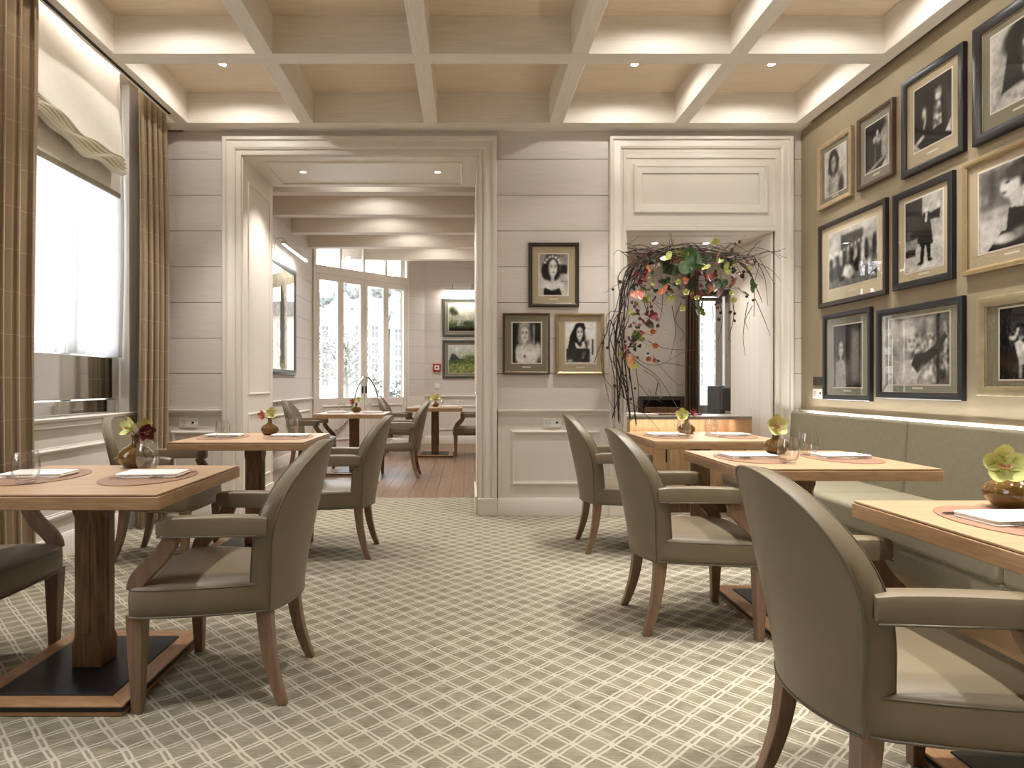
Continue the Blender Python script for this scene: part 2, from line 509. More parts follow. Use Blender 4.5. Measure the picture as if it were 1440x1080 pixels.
rl = struct('trim_8', G().box(0, jw, 0.0, 0.012, 0, O2[2]), mPAINT, loc=(O2[0] + 0.012, WB, 0), rz=PI / 2)
so2 = struct('trim_9', G().box(O2[0], O2[1], WB, WT, O2[2] - 0.01, O2[2]), mPAINT)
ob('panel_moulding', ring_down(O2[0] + 0.16, O2[1] - 0.16, WB + 0.14, WT - 0.12, O2[2] - 0.01), mPAINT, so2, angle=35)

# dado below the boards on the back wall
def dado(name, length, loc, rz, panels, base=0.15, top=0.918):
    r = struct(name, G().box(0, length, 0.0, 0.016, 0, top), mPAINT, loc=loc, rz=rz)
    g = G()
    prof = [(0.0, top - 0.05), (0.012, top - 0.05), (0.016, top - 0.03), (0.03, top - 0.022), (0.034, top - 0.006), (0.03, top), (0.0, top)]
    g.loft([[(x, -w, z) for w, z in prof] for x in (0, length)])
    ob('dado_rail', g, mPAINT, r, angle=35)
    prof = [(0.0, 0.0), (0.022, 0.0), (0.022, base - 0.022), (0.016, base - 0.012), (0.012, base), (0.0, base)]
    g = G().loft([[(x, -w, z) for w, z in prof] for x in (0, length)])
    ob('skirting', g, mPAINT, r, angle=35)
    for a, b, c, d in panels:
        ob('panel_moulding', G().rect_sweep(a + 0.046, b - 0.046, c + 0.046, d - 0.046, BEAD2), mPAINT, r, angle=35)
    return r
dado('trim_10', 0.57, (XL, WB, 0), 0, [(0.10, 0.50, 0.25, 0.74)])
dado('trim_11', 0.98, (0.272, WB, 0), 0, [(0.11, 0.90, 0.25, 0.745)])
dado('trim_12', 0.08, (2.838, WB, 0), 0, [])

# right wall
wall_right = struct('wall_right', G().box(XR, XR + 0.25, YR - 0.2, WB + 0.3, 0, 3.7), mFABW)
dr = dado('trim_13', WB - YR, (XR, WB, 0), -PI / 2, [])

# rear wall behind the camera
RW = []
g = G()
cur = -3.2
for a, b in RW:
    g.box(cur, a, YR - 0.2, YR, 0, 3.7); g.box(a, b, YR - 0.2, YR, 0, 0.6); g.box(a, b, YR - 0.2, YR, 3.2, 3.7)
    cur = b
g.box(cur, 3.2, YR - 0.2, YR, 0, 3.7)
wall_rear = struct('wall_rear', g, mPAINT)
for k, (a, b) in enumerate(RW):
    w = struct('window_%d' % (6 + k), G().rect_sweep(a + 0.06, b - 0.06, 0.66, 3.14, [(0, -0.03), (0, 0.03), (0.06, 0.03), (0.06, -0.03)]), mPAINT, loc=(0, YR - 0.1, 0))
    ob('mullion', G().box((a + b) / 2 - 0.03, (a + b) / 2 + 0.03, -0.03, 0.03, 0.66, 3.14), mPAINT, w)
    for c, d in ((a + 0.06, (a + b) / 2 - 0.03), ((a + b) / 2 + 0.03, b - 0.06)):
        ob('pane', G().box(c, d, -0.003, 0.003, 0.66, 3.14), mGLASS, w)
def portal(loc, rot, sx, sy):
    l = lamp('window_portal', 'AREA', loc, 1.0, rot=rot, shape='RECTANGLE', size=sx, size_y=sy)
    l.data.cycles.is_portal = True
for a, b in RW:
    portal(((a + b) / 2, YR - 0.15, 1.9), (PI / 2, 0, 0), b - a, 2.5)


# left wall with three tall windows
WINS = [(3.95, 5.2), (0.9, 2.15)]
WZ0, WZ1 = 0.905, 3.52
g = G()
ys = sorted([(a, b) for a, b in WINS])
cur = YR - 0.2
for a, b in ys:
    g.box(XL - 0.35, XL, cur, a, 0, 3.7)
    g.box(XL - 0.35, XL, a, b, 0, WZ0 - 0.05)
    g.box(XL - 0.35, XL, a, b, WZ1, 3.7)
    cur = b
g.box(XL - 0.35, XL, cur, WB + 0.02, 0, 3.7)
wall_left = struct('wall_left', g, mPAINT)
dl = dado('trim_14', WB - YR, (XL, YR, 0), PI / 2, [(7.0, 8.15, 0.25, 0.73), (5.8, 6.9, 0.25, 0.73), (3.7, 5.3, 0.25, 0.73)])
for (y0, y1) in WINS:
    ob('plank', G().box(XL - 0.34, XL + 0.02, y0, y1, WZ0 - 0.05, WZ0 - 0.02), mPAINT, dl, loc=(0, 0, 0)).name = 'window_sill'
for o in list(dl.children):
    if o.name.startswith('window_sill'):
        o.parent = None
        o.parent = wall_left
def tall_window(n, y0, y1):
    r = struct('window_%d' % n, G().rect_sweep(y0 + 0.06, y1 - 0.06, WZ0 + 0.04, WZ1 - 0.06, [(0, 0.0), (0, 0.06), (0.03, 0.07), (0.058, 0.07), (0.058, 0.0)]),
               mWPAINT, loc=(XL - 0.16, 0, 0), rz=PI / 2)
    mid = (y0 + y1) / 2
    for k, (a, b) in enumerate(((y0 + 0.06, mid), (mid, y1 - 0.06))):
        c = ob('casement', G().rect_sweep(a + 0.06, b - 0.06, WZ0 + 0.1, WZ1 - 0.12, [(0, 0.0), (0, 0.035), (0.012, 0.045), (0.058, 0.045), (0.058, 0.0)]), mWPAINT, r)
        ob('pane', G().box(a + 0.055, b - 0.055, -0.022, -0.018, WZ0 + 0.095, WZ1 - 0.115), mGLASS, c)
    return r
for i, (a, b) in enumerate(WINS):
    w = tall_window(i + 1, a, b)
    if i == 0:
        for nm, z0, z1, x in (('mirror_panel', 1.03, 1.345, 0.08), ('mirror_strip', 0.915, 1.022, 0.06)):
            ob(nm, G().box(a + 0.02, b - 0.03, -x - 0.012, -x, z0, z1), mMIRR, w, bevel=0.006)

for y0, y1 in WINS:
    portal((XL - 0.33, (y0 + y1) / 2, 2.2), (0, -PI / 2, 0), 2.6, y1 - y0)
# ------------------------------------------------------------------ ceiling and beams
ceiling = struct('ceiling', G().box(-3.1, 3.2, YR - 0.2, WB + 0.3, CZ, CZ + 0.12), mCEIL)
BX = [-1.35, -0.303, 0.757, 1.816]
for yb in (4.43, 3.30, 2.16, 1.02, -0.12, -1.26, -2.4):
    ob('cross_beam', G().box(-2.36, 2.80, yb - 0.07, yb + 0.07, BZ, CZ + 0.01), mBEAM, ceiling, bevel=0.004, seg=1)
for xb in BX:
    ob('long_beam', G().box(xb - 0.059, xb + 0.059, YR, 5.53, BZ + 0.002, CZ + 0.01), mBEAMY, ceiling, bevel=0.004, seg=1)
ob('edge_beam', G().box(-3.0, XR, 5.515, WB + 0.03, BZ, CZ + 0.01), mBEAM, ceiling, bevel=0.004, seg=1)
ob('edge_beam', G().box(2.78, XR - 0.03, YR, 5.53, BZ + 0.001, CZ + 0.01), mBEAMY, ceiling, bevel=0.004, seg=1)
gl = G().box(-2.455, -2.35, YR, 5.53, BZ + 0.001, CZ + 0.01)
ob('edge_beam', gl, mBEAMY, ceiling, bevel=0.004, seg=1)
ob('edge_beam', G().box(-2.80, -2.455, WB - 0.03, WB + 0.03, BZ, CZ + 0.01), mBEAM, ceiling)
ob('air_slot', G().box(-2.428, -2.405, YR, 5.33, BZ - 0.003, BZ + 0.012), mDARK, ceiling)

# recessed downlights
mLAMP = emit_mat('downlight_glow', (1.0, 0.90, 0.74), 30.0)
def downlight(x, y, z, label, watts=SPOT_W, ang=66, group='recessed ceiling downlights', spill=0):
    r = thing('downlight', label, 'downlight', (x, y, z), group=group)
    ob('trim_ring', G().lathe([(0.026, 0.0), (0.026, -0.004), (0.042, -0.006), (0.045, 0.0)], 20), mWHITE, r, smooth=True)
    ob('lamp_face', G().lathe([(0.0, -0.002), (0.026, -0.002)], 16), mLAMP, r)
    lamp('downlight_beam', 'SPOT', (0, 0, -0.02), watts, parent=r, spot_size=math.radians(ang), spot_blend=0.8, shadow_soft_size=0.03)
    if spill: lamp('downlight_spill', 'SPOT', (0, 0, -0.015), spill, parent=r, spot_size=math.radians(168), spot_blend=0.3, shadow_soft_size=0.03)
    return r
names = ['ceiling downlight in the left coffer near the curtain', 'ceiling downlight in the coffer above the floral arch',
         'ceiling downlight in the coffer nearest the photograph wall']
ROWN = {3.87: 'second', 2.73: 'third', 1.59: 'fourth', 0.45: 'fifth'}
COLN = {-1.87: 'window side', 0.23: 'middle', 1.29: 'right of centre', 2.34: 'photograph wall side'}
for i, (x, y) in enumerate(DOWNLIGHTS):
    downlight(x, y, CZ, watts=SPOT_W * ((1.1 if y > 4.5 else 1.4) if x > 0 else (1.15 if y > 3.5 else 0.72)), label=names[i] if i < 3 else 'ceiling downlight in the %s coffer row from the back wall, %s' % (ROWN[y], COLN[x]), group='recessed ceiling downlights' if i < 3 else 'downlights overhead', spill=15 if y > 2 else 0)
for k, x in enumerate((-1.523, -0.27)):
    downlight(x, 6.1, O1[2] - 0.012, ('left' if k == 0 else 'right') + ' downlight in the soffit of the wide opening', 75, 105, 'soffit downlights')
for k, x in enumerate((1.766, 2.245)):
    downlight(x, 6.13, O2[2] - 0.01, ('left' if k == 0 else 'right') + ' downlight in the soffit above the floral arch', 30, 110, 'arch soffit downlights')

# cove light over the curtains
mLED = emit_mat('led_tape', (1.0, 0.88, 0.72), 1.2)
led = ob('cove_light', G().box(-2.475, -2.46, 0.0, 5.5, 3.50, 3.515), mLED, label='linear cove light hidden above the curtains', cat='cove light')
lamp('cove_glow', 'AREA', (-2.56, 3.0, 3.53), COVE_W, rot=(0, 0, 0), parent=led, shape='RECTANGLE', size=0.03, size_y=5.0)
# ================================================================== rooms beyond the openings
mWOODF = M('dark_oak_floor', (112, 88, 68), 0.38, rgb2=(138, 110, 86), scale=3, stretch=(10, 1.0, 1), bump=0.04)
floor2 = struct('floor_far_room', G().box(-3.2, 6.0, WT, 13.0, -0.1, -0.006), mDARK)
k = 0
x = -2.9
while x < 0.7:
    y = WT + 0.001 - random.random() * 0.8
    while y < 12.6:
        ln = 1.5 + random.random() * 0.7
        a, b = max(y, WT + 0.001), min(y + ln, 12.6)
        if b - a > 0.05:
            ob('floorboard', G().box(-0.0685, 0.0685, 0, b - a - 0.003, -0.006, 0.0), mWOODF, floor2, loc=(x, a, 0))
        y += ln
    x += 0.14
ob('floor_field', G().box(0.64, 5.9, WT + 0.001, 8.6, -0.006, 0.0), mWOODF, floor2)

LA = -2.54
FY = 12.5
AX, AY = LA, 10.8          # start of the angled glazed doors
BX2, BY2 = -1.10, 12.30    # end
XA = 0.62                  # right side of the far room
wl2 = struct('wall_far_left', G().box(LA - 0.3, LA - 0.016, WT - 0.02, AY, 0, 3.7), mJOINT)
for a, b in zip(ROWS[:-1], ROWS[1:] ):
    ob('plank', G().box(0, AY - WT, 0, 0.016, 0.0015, b - a - 0.0025), mPLANK, wl2, loc=(LA, WT, a), rz=PI / 2)
ob('plank', G().box(0, AY - WT, 0, 0.016, 0, 0.29), mPLANK, wl2, loc=(LA, WT, 3.36), rz=PI / 2)
dado('trim_15', AY - WT, (LA, WT, 0), PI / 2, [(0.3, 1.7, 0.25, 0.74), (1.9, 2.7, 0.25, 0.74), (2.9, 4.0, 0.25, 0.74)])
wb2 = struct('wall_far_back', G().box(-0.9, 0.9, FY + 0.016, FY + 0.3, 0, 3.7), mJOINT)
for a, b in zip(ROWS[:-1], ROWS[1:]):
    ob('plank', G().box(-0.80, XA, 0, 0.016, 0.0015, b - a - 0.0025), mPLANK, wb2, loc=(0, FY, a))
ob('plank', G().box(-0.80, XA, 0, 0.016, 0, 0.29), mPLANK, wb2, loc=(0, FY, 3.36))
dado('trim_16', XA + 0.80, (-0.80, FY, 0), 0, [(0.25, 1.1, 0.25, 0.74)])
# slanted pier beside the glazed doors
pa = math.atan2(FY - BY2, -0.80 - BX2)
pl = math.hypot(FY - BY2, -0.80 - BX2)
pier = struct('wall_far_pier', G().box(0, pl, 0.016, 0.3, 0, 3.7), mJOINT, loc=(BX2, BY2, 0), rz=pa)
for a, b in zip(ROWS[:-1], ROWS[1:]):
    ob('plank', G().box(0, pl, 0, 0.016, 0.0015, b - a - 0.0025), mPLANK, pier, loc=(0, 0, a))
ob('plank', G().box(0, pl, 0, 0.016, 0, 0.29), mPLANK, pier, loc=(0, 0, 3.36))
ob('dado_panel', G().box(0, pl, -0.004, 0.016, 0, 0.918), mPAINT, pier)
struct('wall_far_right', G().box(XA, XA + 0.2, 8.6, FY + 0.1, 0, 3.7), mPLANKY)
struct('ceiling_far_room', G().box(-3.1, 6.0, WT - 0.1, 12.9, 3.65, 3.75), mCEIL)
c2 = struct('trim_17', G().box(-2.6, XA, WT, WT + 0.16, BZ, 3.66), mBEAM)
for yb in (7.5, 8.5, 9.5, 10.5, 11.55):
    ob('cross_beam', G().box(-2.6 if yb < 11 else -2.2, XA, yb, yb + 0.15, BZ, 3.66), mBEAM, c2, bevel=0.004, seg=1)

# glazed double doors set at an angle
da = math.atan2(BY2 - AY, BX2 - AX)
dlen = math.hypot(BY2 - AY, BX2 - AX)
door = struct('door_1', G().rect_sweep(0.05, dlen - 0.05, 0.02, 3.56, [(0, -0.03), (0, 0.03), (0.05, 0.03), (0.05, -0.03)]), mPAINT, loc=(AX, AY, 0), rz=da)
ob('transom_bar', G().box(0.05, dlen - 0.05, -0.035, 0.03, 2.98, 3.12), mPAINT, door, bevel=0.006)
n4 = (dlen - 0.10) / 4
for k in range(1, 4):
    ob('transom_mullion', G().box(0.05 + k * n4 - 0.02, 0.05 + k * n4 + 0.02, -0.03, 0.03, 3.12, 3.56), mPAINT, door)
for k in range(4):
    ob('pane', G().box(0.05 + k * n4 + 0.02, 0.05 + (k + 1) * n4 - 0.02, -0.003, 0.003, 3.12, 3.55), mGLASS, door)
half = (dlen - 0.1) / 2
for k in range(2):
    u0 = 0.05 + k * half; u1 = u0 + half
    m_ = (u0 + u1) / 2
    g = G()
    g.box(u0 + 0.004, u0 + 0.075, -0.025, 0.025, 0.02, 2.98)
    g.box(u1 - 0.075, u1 - 0.004, -0.025, 0.025, 0.02, 2.98)
    g.box(m_ - 0.06, m_ + 0.06, -0.025, 0.025, 0.9, 2.88)
    g.box(u0 + 0.075, u1 - 0.075, -0.025, 0.025, 2.88, 2.98)
    g.box(u0 + 0.075, u1 - 0.075, -0.025, 0.025, 0.02, 0.90)
    leaf = ob('door_leaf', g, mPAINT, door, bevel=0.004, seg=1)
    for a, b in ((u0 + 0.075, m_ - 0.06), (m_ + 0.06, u1 - 0.075)):
        ob('pane', G().box(a, b, -0.003, 0.003, 0.9, 2.88), mGLASS, leaf)
    ob('kick_panel', G().rect_sweep(u0 + 0.16, u1 - 0.16, 0.22, 0.74, BEAD2), mPAINT, leaf, loc=(0, -0.025, 0), angle=35)
    s = -1 if k == 0 else 1
    cx = dlen / 2
    pts = catmull([(cx + s * 0.05, -0.03, 1.26), (cx + s * 0.06, -0.075, 1.25), (cx + s * 0.18, -0.085, 1.10), (cx + s * 0.27, -0.085, 0.85), (cx + s * 0.34, -0.085, 0.62), (cx + s * 0.52, -0.08, 0.42), (cx + s * 0.60, -0.075, 0.36), (cx + s * 0.60, -0.03, 0.36)], 6)
    ob('pull_handle', G().tube(pts, 0.017, 8), mCHROME, leaf, smooth=True)
    ob('lock_plate', G().box(cx + s * 0.035 - 0.018, cx + s * 0.035 + 0.018, -0.032, -0.02, 0.98, 1.10), mDARK, leaf, bevel=0.003)

# room to the right: wall with a window door and a further window out of direct view
YB = 8.6
wb3 = struct('wall_side_room', G().box(XA, 0.70, YB, YB + 0.25, 0, 3.7).box(1.60, 2.98, YB, YB + 0.25, 0, 3.7).box(3.46, 6.0, YB, YB + 0.25, 0, 3.7)
             .box(0.70, 1.60, YB, YB + 0.25, 0, 0.85).box(0.70, 1.60, YB, YB + 0.25, 3.0, 3.7).box(2.98, 3.46, YB, YB + 0.25, 2.34, 3.7), mPAINT)
struct('wall_side_room_right', G().box(5.2, 5.4, WT - 0.9, YB + 0.2, 0, 3.7), mPAINT)
w4 = struct('window_4', G().rect_sweep(0.75, 1.55, 0.9, 2.95, [(0, -0.03), (0, 0.03), (0.05, 0.03), (0.05, -0.03)]), mPAINT, loc=(0, YB + 0.08, 0))
ob('mullion', G().box(1.13, 1.17, -0.03, 0.03, 0.9, 2.95), mPAINT, w4)
ob('mullion', G().box(0.75, 1.55, -0.03, 0.03, 2.2, 2.26), mPAINT, w4)
for a, b in ((0.75, 1.13), (1.17, 1.55)):
    ob('pane', G().box(a, b, -0.003, 0.003, 0.9, 2.95), mGLASS, w4)
w5 = struct('window_5', G().rect_sweep(3.02, 3.42, 0.02, 2.30, [(0, -0.03), (0, 0.03), (0.04, 0.03), (0.04, -0.03)]), mPAINT, loc=(0, YB + 0.08, 0))
lf = ob('door_leaf', G().rect_sweep(3.09, 3.30, 0.86, 2.24, [(0, -0.02), (0, 0.02), (0.045, 0.02), (0.045, -0.02)]), mPAINT, w5)
ob('kick_panel', G().box(3.04, 3.345, -0.02, 0.02, 0.03, 0.82), mPAINT, lf, bevel=0.004)
ob('pane', G().box(3.09, 3.30, -0.003, 0.003, 0.86, 2.24), mGLASS, lf)
ob('mullion', G().box(3.345, 3.385, -0.03, 0.03, 0.02, 2.30), mPAINT, w5)
ob('pane', G().box(3.385, 3.42, -0.003, 0.003, 0.02, 2.30), mGLASS, w5)
ob('head_bar', G().box(2.9, 3.55, YB - 0.03, YB, 2.32, 2.38), M('dark_bronze', (70, 64, 58), 0.5), wb3)
# ================================================================== chairs (front edge of the seat at local x = 0, facing +x)
def chair_outline(n=44):
    """seat plan: wider at the front, bowed front edge, narrower rounded rear"""
    half = [(0.012, 0.0), (0.010, 0.10), (0.004, 0.20), (-0.006, 0.262), (-0.020, 0.286), (-0.045, 0.294), (-0.12, 0.290), (-0.22, 0.276), (-0.32, 0.256),
            (-0.42, 0.232), (-0.462, 0.216), (-0.485, 0.188), (-0.498, 0.12), (-0.502, 0.0)]
    pts = half + [(x, -y) for x, y in reversed(half[1:-1])]
    return pts

def make_chair():
    t = thing('armchair', 'x', 'chair')
    o = chair_outline()
    cx, cy = -0.25, 0.0
    def ring(s, z, dx=0.0): return [(cx + (x - cx) * s, y * s, z) for x, y in o]
    g = G()
    rings = [ring(0.97, 0.330), ring(1.0, 0.336), ring(1.006, 0.385), ring(1.0, 0.425), ring(0.985, 0.437), ring(0.94, 0.445), ring(0.7, 0.457), ring(0.35, 0.463), ring(0.03, 0.465)]
    g.loft(rings)
    seat = ob('seat', g, mLEATH, t, smooth=True)
    ob('piping', G().tube(ring(1.003, 0.337), 0.0036, 5, True), mPIPE, seat, smooth=True)
    ob('piping', G().tube(ring(0.995, 0.430), 0.0026, 5, True), mPIPE, seat, smooth=True)
    # backrest
    z0, za, zt = 0.334, 0.655, 0.925
    def W(z): 
        q = min(1, max(0, (z - z0) / (za - z0)))
        return 0.212 + 0.043 * sm(q)
    def xr(y, z):
        q = (z - z0) / (zt - z0)
        return -0.535 - 0.125 * max(0, q) ** 1.25 + 1.25 * y * y
    def pos(i, j, nu, nv):
        s = math.sin((i / (nu - 1) - 0.5) * PI)
        zc = za + (zt - za) * math.sqrt(max(0.0, 1 - abs(s) ** 2.1))
        tt = j / (nv - 1)
        z = z0 + tt * (zc - z0)
        return s * W(z), z
    nu, nv = 25, 15
    rear = []; front = []
    for j in range(nv):
        for i in range(nu):
            y, z = pos(i, j, nu, nv)
            q = (z - z0) / (zt - z0)
            th = 0.078 - 0.024 * q
            edge = max(abs(i / (nu - 1) - 0.5) * 2, j / (nv - 1))
            puff = 0.012 * (1 - edge ** 4)
            k = 0.985
            rear.append((xr(y, z) - puff * 0.3, y, z))
            front.append((xr(y, z) + th + puff, y * k, z0 + (z - z0) * 0.992))
    idx = lambda i, j: j * nu + i
    fr = [(idx(i, j), idx(i + 1, j), idx(i + 1, j + 1), idx(i, j + 1)) for j in range(nv - 1) for i in range(nu - 1)]
    g = G(); g.add(rear, fr); g.add(front, [f[::-1] for f in fr])
    N = nu * nv
    bd = [(0, j) for j in range(nv)] + [(i, nv - 1) for i in range(1, nu)] + [(nu - 1, j) for j in range(nv - 2, -1, -1)]
    # rim with a soft outward bulge
    rim_mid = []
    rimf = []
    base = len(g.v)
    for (i, j) in bd:
        a = Vector(rear[idx(i, j)]); b = Vector(front[idx(i, j)])
        rim_mid.append(tuple(a.lerp(b, 0.5) + Vector((0, 0.004 * (1 if a.y > 0 else -1) * min(1, abs(a.y) / 0.1), 0.004 * (1 if j == nv - 1 else 0)))))
    g.v += rim_mid
    nb = len(bd)
    for k in range(nb - 1):
        r0, r1 = idx(*bd[k]), idx(*bd[k + 1])
        g.f.append((r0, r1, base + k + 1, base + k))
        g.f.append((base + k, base + k + 1, N + r1, N + r0))
    for i in range(nu - 1):
        g.f.append((idx(i, 0), N + idx(i, 0), N + idx(i + 1, 0), idx(i + 1, 0)))
    back = ob('backrest', g, mLEATH, t, smooth=True)
    back.data.set_sharp_from_angle(angle=math.radians(50))
    loop = [rear[idx(*b)] for b in bd] + [rear[idx(i, 0)] for i in range(nu - 2, 0, -1)]
    ob('piping', G().tube([(p[0] - 0.001, p[1], p[2]) for p in loop], 0.0036, 5, True), mPIPE, back, smooth=True)
    loop = [front[idx(*b)] for b in bd]
    ob('piping', G().tube(loop, 0.0022, 5), mPIPE, back, smooth=True)
    for s in (-1, 1):
        # arm pad
        g = G(); rings = []
        for q in range(9):
            u = q / 8
            x = -0.486 + u * (0.366)
            y = s * (0.243 + 0.028 * sm(u))
            h0, h1 = 0.616, 0.680 + 0.004 * math.sin(u * PI)
            w = 0.030
            e = 0.86 if q in (0, 8) else 1.0
            sec = []
            for (a, b) in ((-1, -1), (1, -1), (1, 0.45), (0.86, 0.82), (0.5, 1.0), (-0.5, 1.0), (-0.86, 0.82), (-1, 0.45)):
                zz = (h0 + h1) / 2 + b * (h1 - h0) / 2 * e
                sec.append((x, y + a * w * e, zz))
            rings.append(sec)
        last = [(p[0] + 0.006, y + (p[1] - y) * 0.9, 0.648 + (p[2] - 0.648) * 0.9) for p in rings[-1]]
        rings.append(last)
        g.loft(rings)
        arm = ob('arm', g, mLEATH, t, angle=38)
        ob('piping', G().tube([(-0.485, s * 0.274, 0.615), (-0.32, s * 0.288, 0.615), (-0.12, s * 0.301, 0.615), (-0.116, s * 0.271, 0.615), (-0.12, s * 0.241, 0.615)], 0.003, 5), mPIPE, arm, smooth=True)
        # swept arm support
        cl = catmull([(-0.165, 0, 0.618), (-0.150, 0, 0.585), (-0.118, 0, 0.540), (-0.075, 0, 0.498), (-0.045, 0, 0.462), (-0.036, 0, 0.425)], 4)
        g = G(); rings = []
        for q, p in enumerate(cl):
            tq = q / (len(cl) - 1)
            d = (cl[min(q + 1, len(cl) - 1)] - cl[max(q - 1, 0)]).normalized()
            nrm = Vector((-d.z, 0, d.x))
            hw = 0.027 + 0.004 * tq
            yy = s * (0.271 - 0.004 * tq)
            a = p + nrm * hw; b = p - nrm * hw
            rings.append([(a.x, yy - 0.017, a.z), (a.x, yy + 0.017, a.z), (b.x, yy + 0.017, b.z), (b.x, yy - 0.017, b.z)])
        g.loft(rings)
        ob('arm_support', g, mLEG, t, bevel=0.003, seg=1)
        # legs
        def leg(path, szs):
            g = G(); rings = []
            for (x, y, z), w in zip(path, szs):
                rings.append([(x - w, y - w, z), (x + w, y - w, z), (x + w, y + w, z), (x - w, y + w, z)])
            g.loft(rings)
            return ob('leg', g, mLEG, t, bevel=0.003, seg=1)
        leg([(-0.036, s * 0.258, 0.345), (-0.037, s * 0.259, 0.2), (-0.04, s * 0.262, 0.0)], [0.030, 0.025, 0.017])
        cl = catmull([(-0.455, s * 0.183, 0.36), (-0.462, s * 0.186, 0.27), (-0.478, s * 0.192, 0.16), (-0.505, s * 0.20, 0.06), (-0.528, s * 0.207, 0.0)], 3)
        leg([tuple(p) for p in cl], [0.028 - 0.012 * q / (len(cl) - 1) for q in range(len(cl))])
    return t

CH = make_chair()
CHAIRS = [
    # front x, centre y, facing (+1 = right, -1 = left), label, extra turn
    (-1.18, 2.535, -1, 'tan leather armchair nearest the camera on the left, facing the window', 0),
    (-1.75, 2.58, 1, 'armchair cut off by the left frame edge, its seat under the front left table', 0),
    (-1.735, 4.38, 1, 'armchair beside the curtain, its pale backrest behind the amber vase', 0),
    (-1.165, 4.465, -1, 'second armchair from the front on the left, backed towards the wide opening', 0),
    (-1.75, 8.55, 1, 'armchair left of the middle table in the far room, against the panelled wall', 0),
    (-1.11, 8.08, -1, 'armchair right of the middle table in the far room on dark boards', 0),
    (-0.78, 10.62, 1, 'armchair in front of the glazed doors, left of the farthest table', 0),
    (-0.21, 10.55, -1, 'armchair right of the farthest table, cut off by the opening jamb', 0),
    (1.385, 1.70, 1, 'large green grey armchair nearest the camera on the right', 0),
    (1.34, 3.17, 1, 'olive armchair in the middle of the right row, drawn to the table', 0),
    (1.34, 4.60, 1, 'farthest armchair of the right row, before the white panelled wall', 0),
]
for i, (fx, cy, s, lab, tw) in enumerate(CHAIRS):
    c = CH if i == 0 else copy_tree(CH)
    c.location = (fx, cy, 0)
    c.rotation_euler = (0, 0, (0 if s > 0 else PI) + tw)
    tag(c, lab, 'chair', 'leather dining armchairs')

# ================================================================== tables
TW, TD, TH = 0.87, 0.79, 0.77
def make_table():
    t = thing('dining_table', 'x', 'table')
    ob('tabletop', G().box(-TW / 2, TW / 2, -TD / 2, TD / 2, TH - 0.053, TH - 0.009), mOAKD, t, bevel=0.002, seg=1)
    ob('top_veneer', G().box(-TW / 2 + 0.004, TW / 2 - 0.004, -TD / 2 + 0.004, TD / 2 - 0.004, TH - 0.0075, TH), mOAK, t, bevel=0.0015, seg=1)
    ob('shadow_line', G().box(-TW / 2 + 0.007, TW / 2 - 0.007, -TD / 2 + 0.007, TD / 2 - 0.007, TH - 0.0092, TH - 0.0074), M('table_shadow_line', (70, 48, 32), 0.6) if 'table_shadow_line' not in bpy.data.materials else bpy.data.materials['table_shadow_line'], t)
    g = G()
    def sq(h, c, z):
        return [(h - c, -h, z), (h, -h + c, z), (h, h - c, z), (h - c, h, z), (-h + c, h, z), (-h, h - c, z), (-h, -h + c, z), (-h + c, -h, z)]
    h = 0.058
    g.loft([sq(h, 0.002, 0.045), sq(h, 0.002, 0.13), sq(h, 0.020, 0.16), sq(h, 0.020, 0.62), sq(h, 0.002, 0.65), sq(h, 0.002, TH - 0.053)])
    col = ob('column', g, mOAKC, t, bevel=0.002, seg=1)
    for k in range(4):
        gg = G().box(-0.014, 0.014, -h - 0.004, -h + 0.004, 0.17, 0.61)
        ob('flute', gg, mOAKC, col, rz=k * PI / 2, bevel=0.003)
    bx, by, w = 0.29, 0.345, 0.075
    for k in range(4):
        hx, hy = (bx, by) if k % 2 == 0 else (by, bx)
        g = G().loft([[(-hx, -hy, z), (hx, -hy, z), (hx - w, -hy + w, z), (-hx + w, -hy + w, z)] for z in (0.0, 0.038)])
        rl_ = ob('base_rail', g, mBASEW, t, rz=k * PI / 2, bevel=0.003, seg=1)
        ob('edge_inlay', G().box(-hx, hx, -hy - 0.003, -hy + 0.001, 0.018, 0.032), mSTEEL, rl_)
    ob('base_plate', G().box(-bx + w, bx - w, -by + w, by - w, 0.004, 0.042), mSTEEL, t, bevel=0.002, seg=1)
    ob('top_bracket', G().box(-0.16, 0.16, -0.16, 0.16, TH - 0.062, TH - 0.053), mSTEEL, t)
    return t
TB = make_table()
TABLES = {
    'T1': (-1.468, 2.585, 'front left table', 'square oak pedestal table at the front left, by the curtained window'),
    'T2': (-1.465, 4.54, 'left table before the wide opening', 'oak pedestal table on the left just before the wide opening'),
    'T3': (-1.44, 8.40, 'nearer table in the far room', 'oak pedestal table in the far room before the glazed doors'),
    'T4': (-0.50, 10.42, 'farthest table', 'farthest oak pedestal table, under the two landscape paintings'),
    'R1': (1.663, 1.69, 'front right table', 'oak pedestal table at the front right, cut off by the frame'),
    'R2': (1.644, 3.245, 'middle right table', 'oak pedestal table in the middle of the banquette row'),
    'R3': (1.65, 4.62, 'rear right table', 'oak pedestal table at the rear right, before the floral arch'),
}
for i, (k, (x, y, ph, lab)) in enumerate(TABLES.items()):
    c = TB if i == 0 else copy_tree(TB)
    c.location = (x, y, 0)
    tag(c, lab, 'table', 'oak pedestal dining tables')

